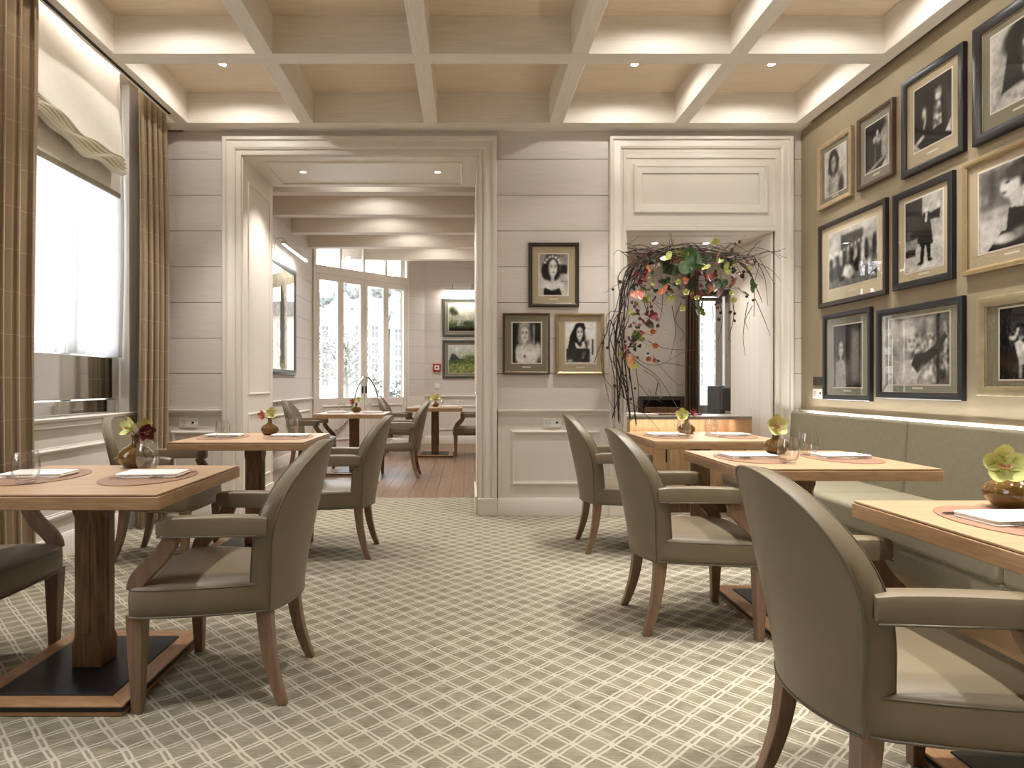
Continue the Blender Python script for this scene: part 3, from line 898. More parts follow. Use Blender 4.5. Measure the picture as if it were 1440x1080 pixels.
# ------------------------------------------------------------------ place settings
def mat_mesh():
    n = 40; a, b = 0.165, 0.24
    rg = lambda s, z: [(a * s * math.cos(2 * PI * k / n), b * s * math.sin(2 * PI * k / n), z) for k in range(n)]
    return G().loft([rg(0.995, 0), rg(1, 0.001), rg(1, 0.0025), rg(0.99, 0.0032)]).mesh('placemat')
def napkin_mesh():
    g = G(); L, W_ = 0.235, 0.145
    for k, (z0, z1, dx, dy) in enumerate(((0, 0.005, 0.0, 0.0), (0.0052, 0.010, 0.004, 0.003), (0.0102, 0.016, 0.0, 0.001))):
        def ringz(s, z): 
            hx, hy = L / 2 * s, W_ / 2 * s
            r = 0.008
            p = []
            for (ax, ay, a0) in ((1, 1, 0), (-1, 1, PI / 2), (-1, -1, PI), (1, -1, 1.5 * PI)):
                for q in range(3):
                    an = a0 + q * PI / 4
                    p.append((ax * (hx - r) + r * math.cos(an) + dx, ay * (hy - r) + r * math.sin(an) + dy, z))
            return p
        g.loft([ringz(0.985, z0), ringz(1, z0 + 0.0015), ringz(1, z1 - 0.002), ringz(0.98, z1)])
    return g.mesh('napkin', True)
def fork_mesh():
    g = G()
    def strip(xs):
        rings = []
        for x, w, z in xs:
            rings.append([(x, -w, z), (x, w, z), (x, w, z + 0.0025), (x, -w, z + 0.0025)])
        g.loft(rings)
    strip([(-0.10, 0.008, 0.003), (-0.06, 0.006, 0.006), (0.0, 0.0035, 0.010), (0.035, 0.004, 0.012), (0.048, 0.011, 0.009), (0.058, 0.0125, 0.006)])
    for k in range(4):
        y = -0.0105 + k * 0.007
        g.loft([[(x, y - 0.0018, z), (x, y + 0.0018, z), (x, y + 0.0018, z + 0.002), (x, y - 0.0018, z + 0.002)] for x, z in ((0.056, 0.006), (0.08, 0.004), (0.10, 0.007))])
    return g.mesh('fork')
def knife_mesh():
    g = G()
    g.loft([[(x, -w, z), (x, w, z), (x, w * 0.8, z + t), (x, -w * 0.8, z + t)] for x, w, z, t in
            ((-0.115, 0.007, 0.002, 0.007), (-0.105, 0.009, 0.001, 0.009), (-0.02, 0.007, 0.001, 0.008), (-0.005, 0.006, 0.002, 0.006), (0.005, 0.009, 0.003, 0.003), (0.08, 0.010, 0.003, 0.002), (0.105, 0.006, 0.003, 0.002), (0.115, 0.001, 0.003, 0.001))])
    return g.mesh('knife')
def tumbler_mesh():
    prof = [(0.0, 0.0), (0.026, 0.0), (0.032, 0.003), (0.041, 0.022), (0.0465, 0.05), (0.0455, 0.08), (0.0405, 0.112), (0.0385, 0.118),
            (0.0372, 0.118), (0.0392, 0.110), (0.0440, 0.08), (0.0450, 0.05), (0.0395, 0.024), (0.030, 0.012), (0.0, 0.010)]
    return G().lathe(prof, 28).mesh('water_glass', True)
MESH = {'mat': mat_mesh(), 'nap': napkin_mesh(), 'fork': fork_mesh(), 'knife': knife_mesh(), 'glass': tumbler_mesh()}
for k, mm in (('mat', mMAT), ('nap', mNAP), ('fork', mSILV), ('knife', mSILV), ('glass', mTUMB)):
    MESH[k].materials.append(mm)
for k in ('fork', 'knife'):
    MESH[k].polygons.foreach_set('use_smooth', [True] * len(MESH[k].polygons)); MESH[k].set_sharp_from_angle(angle=0.7)

def place(kind, name, x, y, z, rz, label, cat, group):
    o = bpy.data.objects.new(name, MESH[kind]); COL.objects.link(o)
    o.location = (x, y, z); o.rotation_euler = (0, 0, rz)
    return tag(o, label, cat, group)

SIDES = {'T1': ('window side', 'tan armchair side'), 'T2': ('curtain side', 'opening side'), 'T3': ('left side', 'right side'), 'T4': ('left side', 'right side'),
         'R1': ('armchair side', 'banquette side'), 'R2': ('armchair side', 'banquette side'), 'R3': ('armchair side', 'banquette side')}
GL = {'T1': [(-1.63, 2.42), (-1.36, 2.79)], 'T2': [(-1.65, 4.43), (-1.28, 4.80)], 'T3': [(-1.62, 8.5), (-1.27, 8.5)], 'T4': [(-0.37, 10.64)],
      'R1': [(1.72, 1.45), (1.95, 1.98)], 'R2': [(1.50, 3.05), (1.765, 3.38)], 'R3': [(1.495, 4.50), (1.79, 4.79)]}
for tk, (tx, ty, ph, _) in TABLES.items():
    far = tk in ('T3', 'T4')
    for s in (0, 1):
        sg = -1 if s == 0 else 1
        if tk == 'R1' and s == 1: pass
        mx, my = tx + sg * 0.225, ty + 0.02
        if tk == 'T1': mx = -1.26 if s else -1.705
        if tk == 'R1': mx, my = tx + sg * 0.185, ty + 0.05
        sd = SIDES[tk][s]
        place('mat', 'placemat', mx, my, TH, 0, 'brown oval leather placemat on the %s, %s' % (ph, sd), 'placemat', 'brown leather placemats')
        rz = 0.06 * sg + (0.0 if s else 0.12)
        nx, ny = mx + 0.005 * sg, my + 0.015
        zt = TH + 0.0035
        if not far:
            place('fork', 'fork', nx - 0.02 * sg, ny - 0.094, zt, (0.06 if s else PI - 0.05), 'steel fork under the napkin on the %s, %s' % (ph, sd), 'fork', 'steel forks')
            place('knife', 'knife', nx + 0.02 * sg, ny + 0.094, zt, (0.05 if s else PI + 0.06), 'steel knife beside the napkin on the %s, %s' % (ph, sd), 'knife', 'steel knives')
            zn = zt
        else:
            zn = zt
        place('nap', 'napkin', nx, ny, zn, rz, 'white folded napkin on the %s, %s' % (ph, sd), 'napkin', 'white folded napkins')
    for k, (gx, gy) in enumerate(GL[tk]):
        z = TH
        for sg in (-1, 1):
            mx = tx + sg * 0.225
            if ((gx - mx) / 0.20) ** 2 + ((gy - ty - 0.02) / 0.27) ** 2 < 1: z = TH + 0.0035
        place('glass', 'water_glass', gx, gy, z, 0, 'clear stemless water glass on the %s, %s' % (ph, ['on its left', 'on its right'][k] if len(GL[tk]) > 1 else 'beside the vase'), 'glass', 'stemless water glasses')

# ------------------------------------------------------------------ vases and orchids
def petal_mesh(L=0.05, W_=0.02, cup=0.012, tip=1.0):
    def f(u, v):
        w = W_ * (math.sin(PI * min(1, v * 0.90 + 0.07)) ** 0.55)
        x = (u - 0.5) * 2 * w
        return (x, v * L, cup * (v * v) * 1.1 + cup * 0.9 * (1 - (2 * u - 1) ** 2) * math.sin(PI * v) * -0.6 + 0.0)
    me = G().grid(f, 5, 7).mesh('petal', True)
    return me
mLIME = M('lime_orchid_petal', (190, 200, 112), 0.55, rgb2=(220, 224, 156), scale=40)
mCREAM = M('cream_orchid_petal', (232, 226, 168), 0.55, rgb2=(214, 216, 140), scale=40)
mPURP = M('purple_petal', (92, 30, 52), 0.5, rgb2=(130, 46, 70), scale=40)
mRUST = M('rust_petal', (176, 92, 62), 0.5, rgb2=(206, 130, 92), scale=40)
mMAROON = M('maroon_lip', (110, 40, 42), 0.5, rgb2=(226, 190, 140), scale=160)
mSTEM = M('green_stem', (104, 116, 62), 0.6)
PM = {}
for nm, mt in (('lime', mLIME), ('cream', mCREAM), ('purple', mPURP), ('rust', mRUST), ('lip', mMAROON)):
    PM[nm] = petal_mesh(0.05, 0.0205, 0.016) if nm != 'lip' else petal_mesh(0.026, 0.011, 0.012)
    PM[nm].materials.append(mt)
def orchid(parent, c, face, colr, size=1.0, five=True):
    """a flower head facing 'face' made of single petals"""
    z = Vector(face).normalized()
    x = z.orthogonal().normalized(); x = (Vector((0, 0, 1)).cross(z)).normalized() if abs(z.z) < 0.95 else x
    y = z.cross(x)
    R = Matrix((x, y, z)).transposed().to_4x4()
    for k in range(5):
        o = bpy.data.objects.new('petal', PM[colr]); COL.objects.link(o); o.parent = parent
        o.matrix_local = Matrix.Translation(c) @ R @ Matrix.Rotation(2 * PI * k / 5 + 0.1 * math.sin(k * 7), 4, 'Z') @ Matrix.Rotation(0.25, 4, 'X') @ Matrix.Scale(size, 4)
    for k in range(2):
        o = bpy.data.objects.new('lip', PM['lip']); COL.objects.link(o); o.parent = parent
        o.matrix_local = Matrix.Translation(Vector(c) + z * 0.004) @ R @ Matrix.Rotation(PI + (k - 0.5) * 1.1, 4, 'Z') @ Matrix.Rotation(0.75, 4, 'X') @ Matrix.Scale(size, 4)
def vase(x, y, r, h, label, squat=False):
    t = thing('bud_vase', label, 'vase', (x, y, TH), group='amber glass bud vases')
    if squat:
        pr = [(0.0, 0.0), (0.5, 0.0), (0.72, 0.08), (0.93, 0.32), (1.0, 0.52), (0.94, 0.74), (0.72, 0.92), (0.42, 1.02), (0.30, 1.10), (0.30, 1.20), (0.36, 1.26)]
    else:
        pr = [(0.0, 0.0), (0.42, 0.0), (0.66, 0.06), (0.93, 0.32), (1.0, 0.58), (0.95, 0.84), (0.74, 1.08), (0.44, 1.24), (0.27, 1.36), (0.22, 1.52), (0.24, 1.74), (0.30, 1.86)]
    hs = h / pr[-1][1]
    prof = [(a * r, b * hs) for a, b in pr]
    inner = [(max(0.0, a - 0.003 if a > 0.004 else 0.0), b + (0.004 if b < 0.01 else 0)) for a, b in reversed(prof)]
    ob('glass_body', G().lathe(prof + inner, 28), mAMBER, t, smooth=True)
    return t
FL = {
    'T1': (-1.475, 2.92, 0.074, 0.142, [((-0.02, -0.005, 0.175), (-0.5, -0.8, 0.3), 'lime', 1.0), ((0.03, 0.0, 0.185), (0.7, -0.7, 0.1), 'cream', 0.8), ((0.045, -0.01, 0.160), (0.7, -0.6, -0.2), 'purple', 0.9)]),
    'T2': (-1.43, 4.76, 0.064, 0.120, [((0.01, 0.0, 0.155), (0.3, -0.9, 0.3), 'cream', 0.95), ((-0.045, -0.01, 0.14), (-0.6, -0.7, 0.1), 'rust', 0.9)]),
    'T3': (-1.44, 8.56, 0.066, 0.115, [((0.025, 0.0, 0.16), (0.4, -0.9, 0.3), 'cream', 1.0), ((-0.035, -0.01, 0.14), (-0.6, -0.7, 0.1), 'rust', 1.0)]),
    'T4': (-0.50, 10.55, 0.060, 0.085, [((0.0, 0.0, 0.13), (0.1, -0.9, 0.3), 'cream', 1.15), ((0.03, -0.01, 0.16), (0.5, -0.7, 0.3), 'cream', 1.1), ((-0.04, -0.01, 0.15), (-0.5, -0.7, 0.3), 'cream', 1.1)]),
    'R1': (1.637, 1.93, 0.094, 0.118, [((-0.095, -0.05, 0.138), (-0.45, -0.9, 0.15), 'lime', 1.25), ((-0.02, -0.05, 0.155), (0.4, -0.8, 0.3), 'lime', 1.2)]),
    'R2': (1.642, 3.47, 0.062, 0.098, [((-0.005, -0.01, 0.150), (-0.1, -0.95, 0.15), 'cream', 1.3)]),
    'R3': (1.634, 4.86, 0.064, 0.112, [((-0.035, -0.01, 0.142), (-0.3, -0.9, 0.2), 'lime', 1.1), ((0.04, 0.0, 0.155), (0.5, -0.7, 0.3), 'purple', 0.8)]),
}
FLL = {'T1': 'pale green and dark purple orchids', 'T2': 'cream and rust orchids', 'T3': 'cream and rust orchids', 'T4': 'cream orchid cluster',
       'R1': 'large lime green orchids', 'R2': 'single cream orchid', 'R3': 'lime orchid with a small purple bloom'}
for tk, (x, y, r, h, fl) in FL.items():
    ph = TABLES[tk][2]
    vase(x, y, r, h, 'round amber glass bud vase on the %s' % ph, squat=tk in ('R1', 'R2', 'T4'))
    t = thing('orchid_posy', '%s in the vase on the %s' % (FLL[tk], ph), 'flower', (x, y, TH), group='orchids in bud vases')
    for c, f, colr, s in fl:
        orchid(t, Vector(c), f, colr, s)
        ob('stem', G().tube(catmull([(0, 0, h * 0.25), (0, 0, h * 0.95), (c[0] * 0.7, c[1] * 0.7, c[2] - 0.015), (c[0] - 0.004 * f[0], c[1] - 0.006 * f[1], c[2] - 0.003)], 4), 0.0028, 6), mSTEM, t, smooth=True)

# ================================================================== banquette
bq = thing('banquette', 'long sage upholstered banquette along the photograph wall', 'banquette', (2.2, 0, 0))
SEAMS = [5.66, 4.16, 2.70, 1.24, -0.2, -1.7, YR + 0.02]
def soft_box(x0, x1, y0, y1, z0, z1, r=0.03):
    return G().box(x0, x1, y0, y1, z0, z1)
for a, b in zip(SEAMS[1:], SEAMS[:-1]):
    g = G().loft([[(0.57, y, 0.40), (0.62, y, 0.40), (0.648, y, 0.905), (0.600, y, 0.905), (0.582, y, 0.60)] for y in (a + 0.002, b - 0.002)])
    ob('back_cushion', g, mBANQ, bq, bevel=0.022, seg=3)
    ob('seat_cushion', G().box(0.0, 0.585, a + 0.002, b - 0.002, 0.30, 0.455), mBANQ, bq, bevel=0.03, seg=3)
    ob('front_panel', G().box(0.012, 0.05, a + 0.002, b - 0.002, 0.16, 0.31), mBANQ, bq, bevel=0.01)
ob('plinth', G().box(0.05, 0.57, YR + 0.02, 5.66, 0.0, 0.30), mPLINTH, bq)
led2 = ob('banquette_light', G().box(2.856, 2.878, 0.0, 5.6, 0.875, 0.882), mLED, label='linear light hidden behind the top of the banquette', cat='strip light')
lamp('banquette_glow', 'AREA', (2.868, 2.7, 0.888), BANQ_W, color=(1.0, 0.97, 0.93), rot=(PI, 0, 0), parent=led2, shape='RECTANGLE', size=0.02, size_y=5.6)
# ================================================================== framed photographs
def paint(ops, nu, nv, seed=1):
    rng = np.random.RandomState(seed)
    X, Y = np.meshgrid(np.linspace(0, 1, nu), np.linspace(0, 1, nv))
    img = np.zeros((nv, nu, 3)) + 0.5
    def val(v): return np.array(v if isinstance(v, (tuple, list)) else (v, v * 0.985, v * 0.955))
    def blend(mask, v):
        img[:] = img * (1 - mask[..., None]) + val(v)[None, None, :] * mask[..., None]
    for op in ops:
        k = op[0]
        if k == 'g':
            a, b = val(op[1]), val(op[2]); img[:] = a + (b - a) * Y[..., None]
        elif k == 'gx':
            a, b = val(op[1]), val(op[2]); img[:] = a + (b - a) * X[..., None]
        elif k == 'e':
            cx, cy, rx, ry, v = op[1:6]; so = (op[6] if len(op) > 6 else 0.15) * 1.5 + 0.06
            d = np.sqrt(((X - cx) / rx) ** 2 + ((Y - cy) / ry) ** 2)
            blend(np.clip((1 + so - d) / (2 * so), 0, 1), v)
        elif k == 'r':
            x0, y0, x1, y1, v = op[1:6]; so = op[6] if len(op) > 6 else 0.012
            m = np.clip((X - x0) / so, 0, 1) * np.clip((x1 - X) / so, 0, 1) * np.clip((Y - y0) / so, 0, 1) * np.clip((y1 - Y) / so, 0, 1)
            blend(m, v)
        elif k == 'p':
            pts, v = op[1], op[2]
            ins = np.zeros(X.shape, bool); n = len(pts)
            for i in range(n):
                (ax, ay), (bx, by) = pts[i], pts[(i + 1) % n]
                c = ((ay > Y) != (by > Y)) & (X < (bx - ax) * (Y - ay) / ((by - ay) if by != ay else 1e-9) + ax)
                ins ^= c
            blend(ins.astype(float), v)
        elif k == 'n':
            amp, cell = op[1], op[2]
            h, w = max(2, nv // cell), max(2, nu // cell)
            nz = rng.rand(h + 1, w + 1)
            yi = np.linspace(0, h - 0.001, nv); xi = np.linspace(0, w - 0.001, nu)
            y0 = yi.astype(int); x0 = xi.astype(int); fy = (yi - y0)[:, None]; fx = (xi - x0)[None, :]
            z = nz[y0][:, x0] * (1 - fy) * (1 - fx) + nz[y0 + 1][:, x0] * fy * (1 - fx) + nz[y0][:, x0 + 1] * (1 - fy) * fx + nz[y0 + 1][:, x0 + 1] * fy * fx
            box = op[3] if len(op) > 3 else (0, 0, 1, 1)
            m = ((X >= box[0]) & (X <= box[2]) & (Y >= box[1]) & (Y <= box[3])).astype(float)
            img[:] = img * (1 + ((z - 0.5) * 2 * amp * m)[..., None])
    for amp, cell in ((0.07, 9), (0.08, 4), (0.10, 2)):
        h, w = max(2, nv // cell), max(2, nu // cell)
        nz = rng.rand(h + 1, w + 1)
        yi = np.linspace(0, h - 0.001, nv); xi = np.linspace(0, w - 0.001, nu)
        y0 = yi.astype(int); x0 = xi.astype(int); fy = (yi - y0)[:, None]; fx = (xi - x0)[None, :]
        z = nz[y0][:, x0] * (1 - fy) * (1 - fx) + nz[y0 + 1][:, x0] * fy * (1 - fx) + nz[y0][:, x0 + 1] * (1 - fy) * fx + nz[y0 + 1][:, x0 + 1] * fy * fx
        img *= (1 + (z - 0.5) * 2 * amp)[..., None]
    # soften by a small box filter
    pad = np.pad(img, ((1, 1), (1, 1), (0, 0)), mode='edge')
    img = sum(pad[a:a + nv, b:b + nu] for a in range(3) for b in range(3)) / 9.0 * 0.6 + img * 0.4
    img = np.clip(img, 0.0, 1.0); img = img + 0.55 * img * (1 - img) * (2 * img - 1)
    return np.clip(img, 0.01, 0.96)

mPRINT, nt_, p_ = new_mat('photographic_print')
a_ = nt_.nodes.new('ShaderNodeAttribute'); a_.attribute_name = 'print'
nt_.links.new(a_.outputs['Color'], p_.inputs['Base Color']); p_.inputs['Roughness'].default_value = 0.6; p_.inputs['Specular IOR Level'].default_value = 0.15

def print_mesh(x0, x1, z0, z1, y, ops, seed):
    w, h = x1 - x0, z1 - z0
    cell = 0.0055 if w < 0.6 else 0.009
    nu, nv = max(30, int(w / cell)), max(30, int(h / cell))
    img = paint(ops, nu, nv, seed) ** 2.0
    g = G().grid(lambda u, v: (x0 + u * w, y, z0 + v * h), nu, nv)
    me = g.mesh('print', fix=False)
    at = me.color_attributes.new('print', 'FLOAT_COLOR', 'POINT')
    buf = np.ones((nv * nu, 4), dtype=np.float32); buf[:, :3] = img.reshape(-1, 3)
    at.data.foreach_set('color', buf.ravel())
    me.materials.append(mPRINT)
    return me

FR = {
    'black': M('black_frame_lacquer', (26, 26, 28), 0.42, var=0.2, scale=30),
    'dark': M('dark_walnut_frame', (44, 36, 31), 0.45, var=0.15, scale=20),
    'brown': M('brown_frame_wood', (82, 62, 48), 0.4, var=0.15, scale=20),
    'tan': M('gilt_tan_frame', (150, 128, 92), 0.4, metal=0.25, var=0.1, scale=20),
    'beige': M('beige_washed_frame', (170, 150, 122), 0.5, var=0.08, scale=20),
    'silver': M('tarnished_silver_frame', (158, 146, 116), 0.38, metal=0.4, var=0.15, scale=18),
    'green': M('grey_green_frame', (70, 74, 68), 0.4, var=0.12, scale=20),
}
MT = {'tan': M('tan_mount', (184, 168, 138), 0.8), 'olive': M('olive_grey_mount', (130, 124, 104), 0.8), 'grey': M('grey_mount', (138, 132, 116), 0.8),
      'cream': M('cream_mount', (212, 198, 166), 0.8), 'white': M('white_bevel', (226, 218, 204), 0.7), 'grn': M('green_grey_mount', (146, 146, 128), 0.8)}
mSLIP = M('gilt_slip', (214, 200, 160), 0.3, metal=0.5)
mTAG = M('caption_card', (222, 214, 194), 0.7)

def picture(w, h, fr, mt, fw, inset, ops, loc, rz, label, seed=1, cat='photograph', name='framed_photograph', tagc=True, group='framed photographs', slip=True, depth=0.032):
    """frame bottom-left at local (0,0), facing -Y; inset = (l, r, b, t) of the print as fractions of the whole"""
    t = thing(name, label, cat, loc, rz, group)
    ob('frame', G().rect_sweep(fw, w - fw, fw, h - fw, [(-0.001, 0.004), (-0.001, depth * 0.7), (fw * 0.2, depth * 0.85), (fw * 0.45, depth), (fw * 0.85, depth), (fw, depth * 0.85), (fw, 0.0)]), FR[fr], t, angle=35)
    ob('mount', G().box(fw * 0.6, w - fw * 0.6, -0.010, -0.002, fw * 0.6, h - fw * 0.6), MT[mt], t)
    x0, x1, z0, z1 = inset[0] * w, (1 - inset[1]) * w, inset[2] * h, (1 - inset[3]) * h
    if slip:
        ob('slip', G().rect_sweep(fw + 0.004, w - fw - 0.004, fw + 0.004, h - fw - 0.004, [(0, 0.010), (0, 0.014), (0.005, 0.016), (0.005, 0.010)]), mSLIP, t)
    ob('mount_bevel', G().box(x0 - 0.010, x1 + 0.010, -0.0112, -0.0095, z0 - 0.010, z1 + 0.010), MT['white'], t)
    ob('print', print_mesh(x0, x1, z0, z1, -0.0122, ops, seed), None, t)
    if tagc:
        cx = (x0 + x1) / 2; cz = (fw + z0) / 2 + 0.002
        tw = min(0.05, w * 0.09)
        ob('caption', G().box(cx - tw, cx + tw, -0.0112, -0.0098, cz - 0.006, cz + 0.006), mTAG, t)
    ob('glass', G().box(fw * 0.9, w - fw * 0.9, -0.0165, -0.0150, fw * 0.9, h - fw * 0.9), mPGLASS, t)
    return t

# --- the prints (x right, y up, values are light)
def face(cx, cy, r, skin=0.85, hair=0.12, hs=1.45, turn=0.0, dark=False):
    t = turn * r
    return [('e', cx - t * 0.3, cy + r * 0.25, r * hs * 0.82, r * hs * 1.02, hair, 0.08), ('e', cx - t * 0.5, cy - r * 0.6, r * hs * 0.9, r * 0.9, hair, 0.1),
            ('r', cx - r * 0.35, cy - r * 1.9, cx + r * 0.35, cy - r * 0.6, skin * 0.85, 0.02),
            ('e', cx + t * 0.3, cy, r * 0.72, r * 1.02, skin, 0.08),
            ('e', cx + t * 0.3 - r * 0.62, cy - 0.1 * r, r * 0.16, r * 0.7, skin * 0.72, 0.4),
            ('e', cx + t * 0.55 - r * 0.30, cy + r * 0.14, r * 0.15, r * 0.08, 0.16, 0.3), ('e', cx + t * 0.55 + r * 0.30, cy + r * 0.14, r * 0.15, r * 0.08, 0.16, 0.3),
            ('e', cx + t * 0.55 - r * 0.30, cy + r * 0.34, r * 0.2, r * 0.05, 0.3, 0.3), ('e', cx + t * 0.55 + r * 0.30, cy + r * 0.34, r * 0.2, r * 0.05, 0.3, 0.3),
            ('e', cx + t * 0.7 + r * 0.06, cy - r * 0.18, r * 0.09, r * 0.16, skin * 0.78, 0.4),
            ('e', cx + t * 0.6, cy - r * 0.50, r * 0.26, r * 0.09, 0.32, 0.3), ('e', cx + t * 0.6, cy - r * 0.49, r * 0.17, r * 0.035, 0.8, 0.3)]
A_curls = [('g', 0.78, 0.55), ('n', 0.12, 12), ('r', 0.72, 0.5, 1.0, 0.76, 0.12, 0.05), ('e', 0.25, 0.3, 0.3, 0.22, 0.76, 0.15), ('e', 0.5, 0.16, 0.42, 0.22, 0.82, 0.1),
           ('e', 0.2, 0.6, 0.13, 0.2, 0.06, 0.12)] + face(0.46, 0.66, 0.21, 0.88, 0.06, 1.55, 0.3) + \
          [('e', x, y, 0.05, 0.035, 0.9, 0.3) for x, y in ((0.2, 0.8), (0.27, 0.87), (0.36, 0.93), (0.47, 0.95), (0.58, 0.92), (0.67, 0.86), (0.71, 0.79))] + \
          [('p', [(0.14, 0.0), (0.18, 0.18), (0.45, 0.10), (0.7, 0.16), (0.8, 0.0)], 0.1), ('n', 0.3, 4, (0.1, 0, 0.85, 0.17)), ('r', 0.74, 0.32, 0.98, 0.35, 0.35)]
B_up = [('gx', 0.08, 0.14), ('n', 0.4, 8), ('r', 0.68, 0.45, 0.82, 1.0, 0.55, 0.06), ('e', 0.52, 0.2, 0.42, 0.34, 0.86, 0.1), ('e', 0.2, 0.24, 0.1, 0.2, 0.8, 0.2), ('e', 0.9, 0.3, 0.1, 0.2, 0.8, 0.2)] + \
       face(0.42, 0.72, 0.19, 0.88, 0.52, 1.5, 0.1) + [('e', 0.42, 0.95, 0.2, 0.06, 0.6, 0.2), ('e', 0.44, 0.16, 0.05, 0.035, 0.08, 0.2), ('e', 0.62, 0.2, 0.16, 0.12, 0.93, 0.4), ('r', 0.0, 0.0, 0.12, 0.3, 0.08, 0.05),
       ('r', 0.86, 0.0, 0.95, 0.16, 0.3, 0.05), ('n', 0.1, 6)]
C_hat = [('g', 0.84, 0.92), ('n', 0.06, 10), ('p', [(0.05, 0.3), (0.15, 0.7), (0.35, 0.98), (0.6, 1.0), (0.68, 0.85), (0.4, 0.75), (0.36, 0.4)], 0.12), ('e', 0.45, 0.4, 0.3, 0.3, 0.2, 0.1), ('n', 0.5, 5, (0.2, 0.3, 0.8, 0.62)),
         ('r', 0.0, 0.02, 0.82, 0.36, 0.24), ('r', 0.88, 0.2, 0.94, 0.6, 0.2)] + face(0.47, 0.74, 0.15, 0.86, 0.1, 1.4, 0.1) + \
        [('p', [(0.36, 0.36), (0.3, 0.52), (0.42, 0.45), (0.62, 0.55), (0.68, 0.36)], 0.9), ('e', 0.48, 0.47, 0.06, 0.06, 0.1, 0.3), ('r', 0.5, 0.1, 0.68, 0.3, 0.34), ('n', 0.7, 3, (0.5, 0.1, 0.68, 0.3)), ('e', 0.14, 0.06, 0.1, 0.03, 0.75, 0.3)]
D_short = [('g', 0.76, 0.74), ('n', 0.05, 10), ('e', 0.52, 0.16, 0.36, 0.34, 0.42, 0.12), ('e', 0.48, 0.2, 0.22, 0.26, 0.66, 0.3), ('e', 0.8, 0.12, 0.12, 0.2, 0.25, 0.2)] + face(0.42, 0.68, 0.17, 0.62, 0.16, 1.7, 0.1) + [('e', 0.62, 0.72, 0.07, 0.1, 0.18, 0.2), ('n', 0.15, 4, (0.2, 0, 0.9, 0.5))]
E_stand = [('g', 0.16, 0.2), ('r', 0.72, 0.2, 1, 1, 0.62, 0.02), ('n', 0.12, 8), ('e', 0.45, 0.9, 0.45, 0.16, 0.07, 0.1), ('r', 0.0, 0.05, 0.2, 0.75, 0.14), ('e', 0.52, 0.45, 0.2, 0.22, 0.14, 0.15), ('e', 0.5, 0.62, 0.14, 0.09, 0.7, 0.2), ('e', 0.62, 0.6, 0.12, 0.1, 0.55, 0.3),
           ('e', 0.55, 0.76, 0.055, 0.06, 0.8, 0.2), ('n', 0.5, 3, (0.35, 0.5, 0.75, 0.7)), ('r', 0.42, 0.1, 0.48, 0.5, 0.5, 0.02), ('p', [(0, 0), (1, 0.25), (1, 0.18), (0.3, 0)], 0.55), ('p', [(0.75, 0), (1, 0), (1, 0.2)], 0.7)]
F_bow = [('g', 0.07, 0.14), ('n', 0.3, 14), ('e', 0.85, 0.4, 0.25, 0.3, 0.3, 0.5), ('e', 0.66, 0.42, 0.26, 0.26, 0.08, 0.1), ('p', [(0.5, 0.22), (0.55, 0.62), (0.72, 0.62), (0.76, 0.25)], 0.5), ('n', 0.7, 3, (0.5, 0.2, 0.76, 0.62)), ('e', 0.66, 0.72, 0.085, 0.085, 0.82, 0.15), ('e', 0.66, 0.8, 0.09, 0.05, 0.55, 0.3),
         ('e', 0.28, 0.55, 0.06, 0.09, 0.8, 0.3), ('p', [(0.24, 0.3), (0.3, 0.5), (0.36, 0.5), (0.3, 0.28)], 0.6), ('p', [(0.0, 0.12), (0.25, 0.22), (0.3, 0.17), (0.0, 0.05)], 0.75), ('p', [(0.0, 0), (0.05, 0.12), (0.18, 0.0)], 0.6), ('p', [(0.85, 0.1), (1, 0.28), (1, 0.05)], 0.8)]
G_arch = [('g', 0.62, 0.72), ('n', 0.12, 10), ('e', 0.72, 0.78, 0.5, 0.28, 0.05, 0.05), ('p', [(0.15, 0.02), (0.32, 0.8), (1, 0.9), (1, 0.16)], 0.05), ('p', [(0, 0), (0, 0.14), (1, 0.32), (1, 0.1)], 0.6), ('n', 0.25, 4, (0, 0, 1, 0.25)), ('e', 0.66, 0.44, 0.14, 0.24, 0.5, 0.15), ('n', 0.9, 3, (0.45, 0.2, 0.85, 0.7)), ('e', 0.6, 0.62, 0.12, 0.1, 0.3, 0.3), ('e', 0.6, 0.7, 0.065, 0.07, 0.8, 0.2), ('e', 0.60, 0.78, 0.10, 0.05, 0.25, 0.2), ('e', 0.88, 0.74, 0.05, 0.05, 0.6, 0.2)]
H_crowd = [('g', 0.5, 0.74), ('r', 0.26, 0.55, 0.74, 0.92, 0.3, 0.02), ('r', 0.26, 0.52, 0.74, 0.6, 0.7, 0.06), ('r', 0.0, 0.4, 0.24, 1.0, 0.74), ('r', 0.8, 0.5, 1.0, 1.0, 0.72), ('n', 0.1, 8), ('r', 0, 0.0, 1, 0.26, 0.42, 0.02), ('n', 0.2, 3, (0, 0, 1, 0.26))] + \
          [('e', 0.05 + 0.075 * k, 0.42 + 0.012 * k, 0.04, 0.14 + 0.006 * k, [0.12, 0.62, 0.25, 0.7, 0.14, 0.5][k % 6], 0.15) for k in range(13)] + [('e', 0.05 + 0.075 * k, 0.57 + 0.018 * k, 0.022, 0.03, 0.72, 0.2) for k in range(13)] + \
          [('e', 0.06 + 0.09 * k, 0.26 + 0.01 * k, 0.05, 0.12, [0.1, 0.3, 0.12][k % 3], 0.15) for k in range(7)] + [('e', 0.42, 0.24, 0.12, 0.12, 0.85, 0.15), ('e', 0.30, 0.14, 0.07, 0.04, 0.08, 0.2), ('n', 0.4, 3, (0, 0.1, 1, 0.65))]
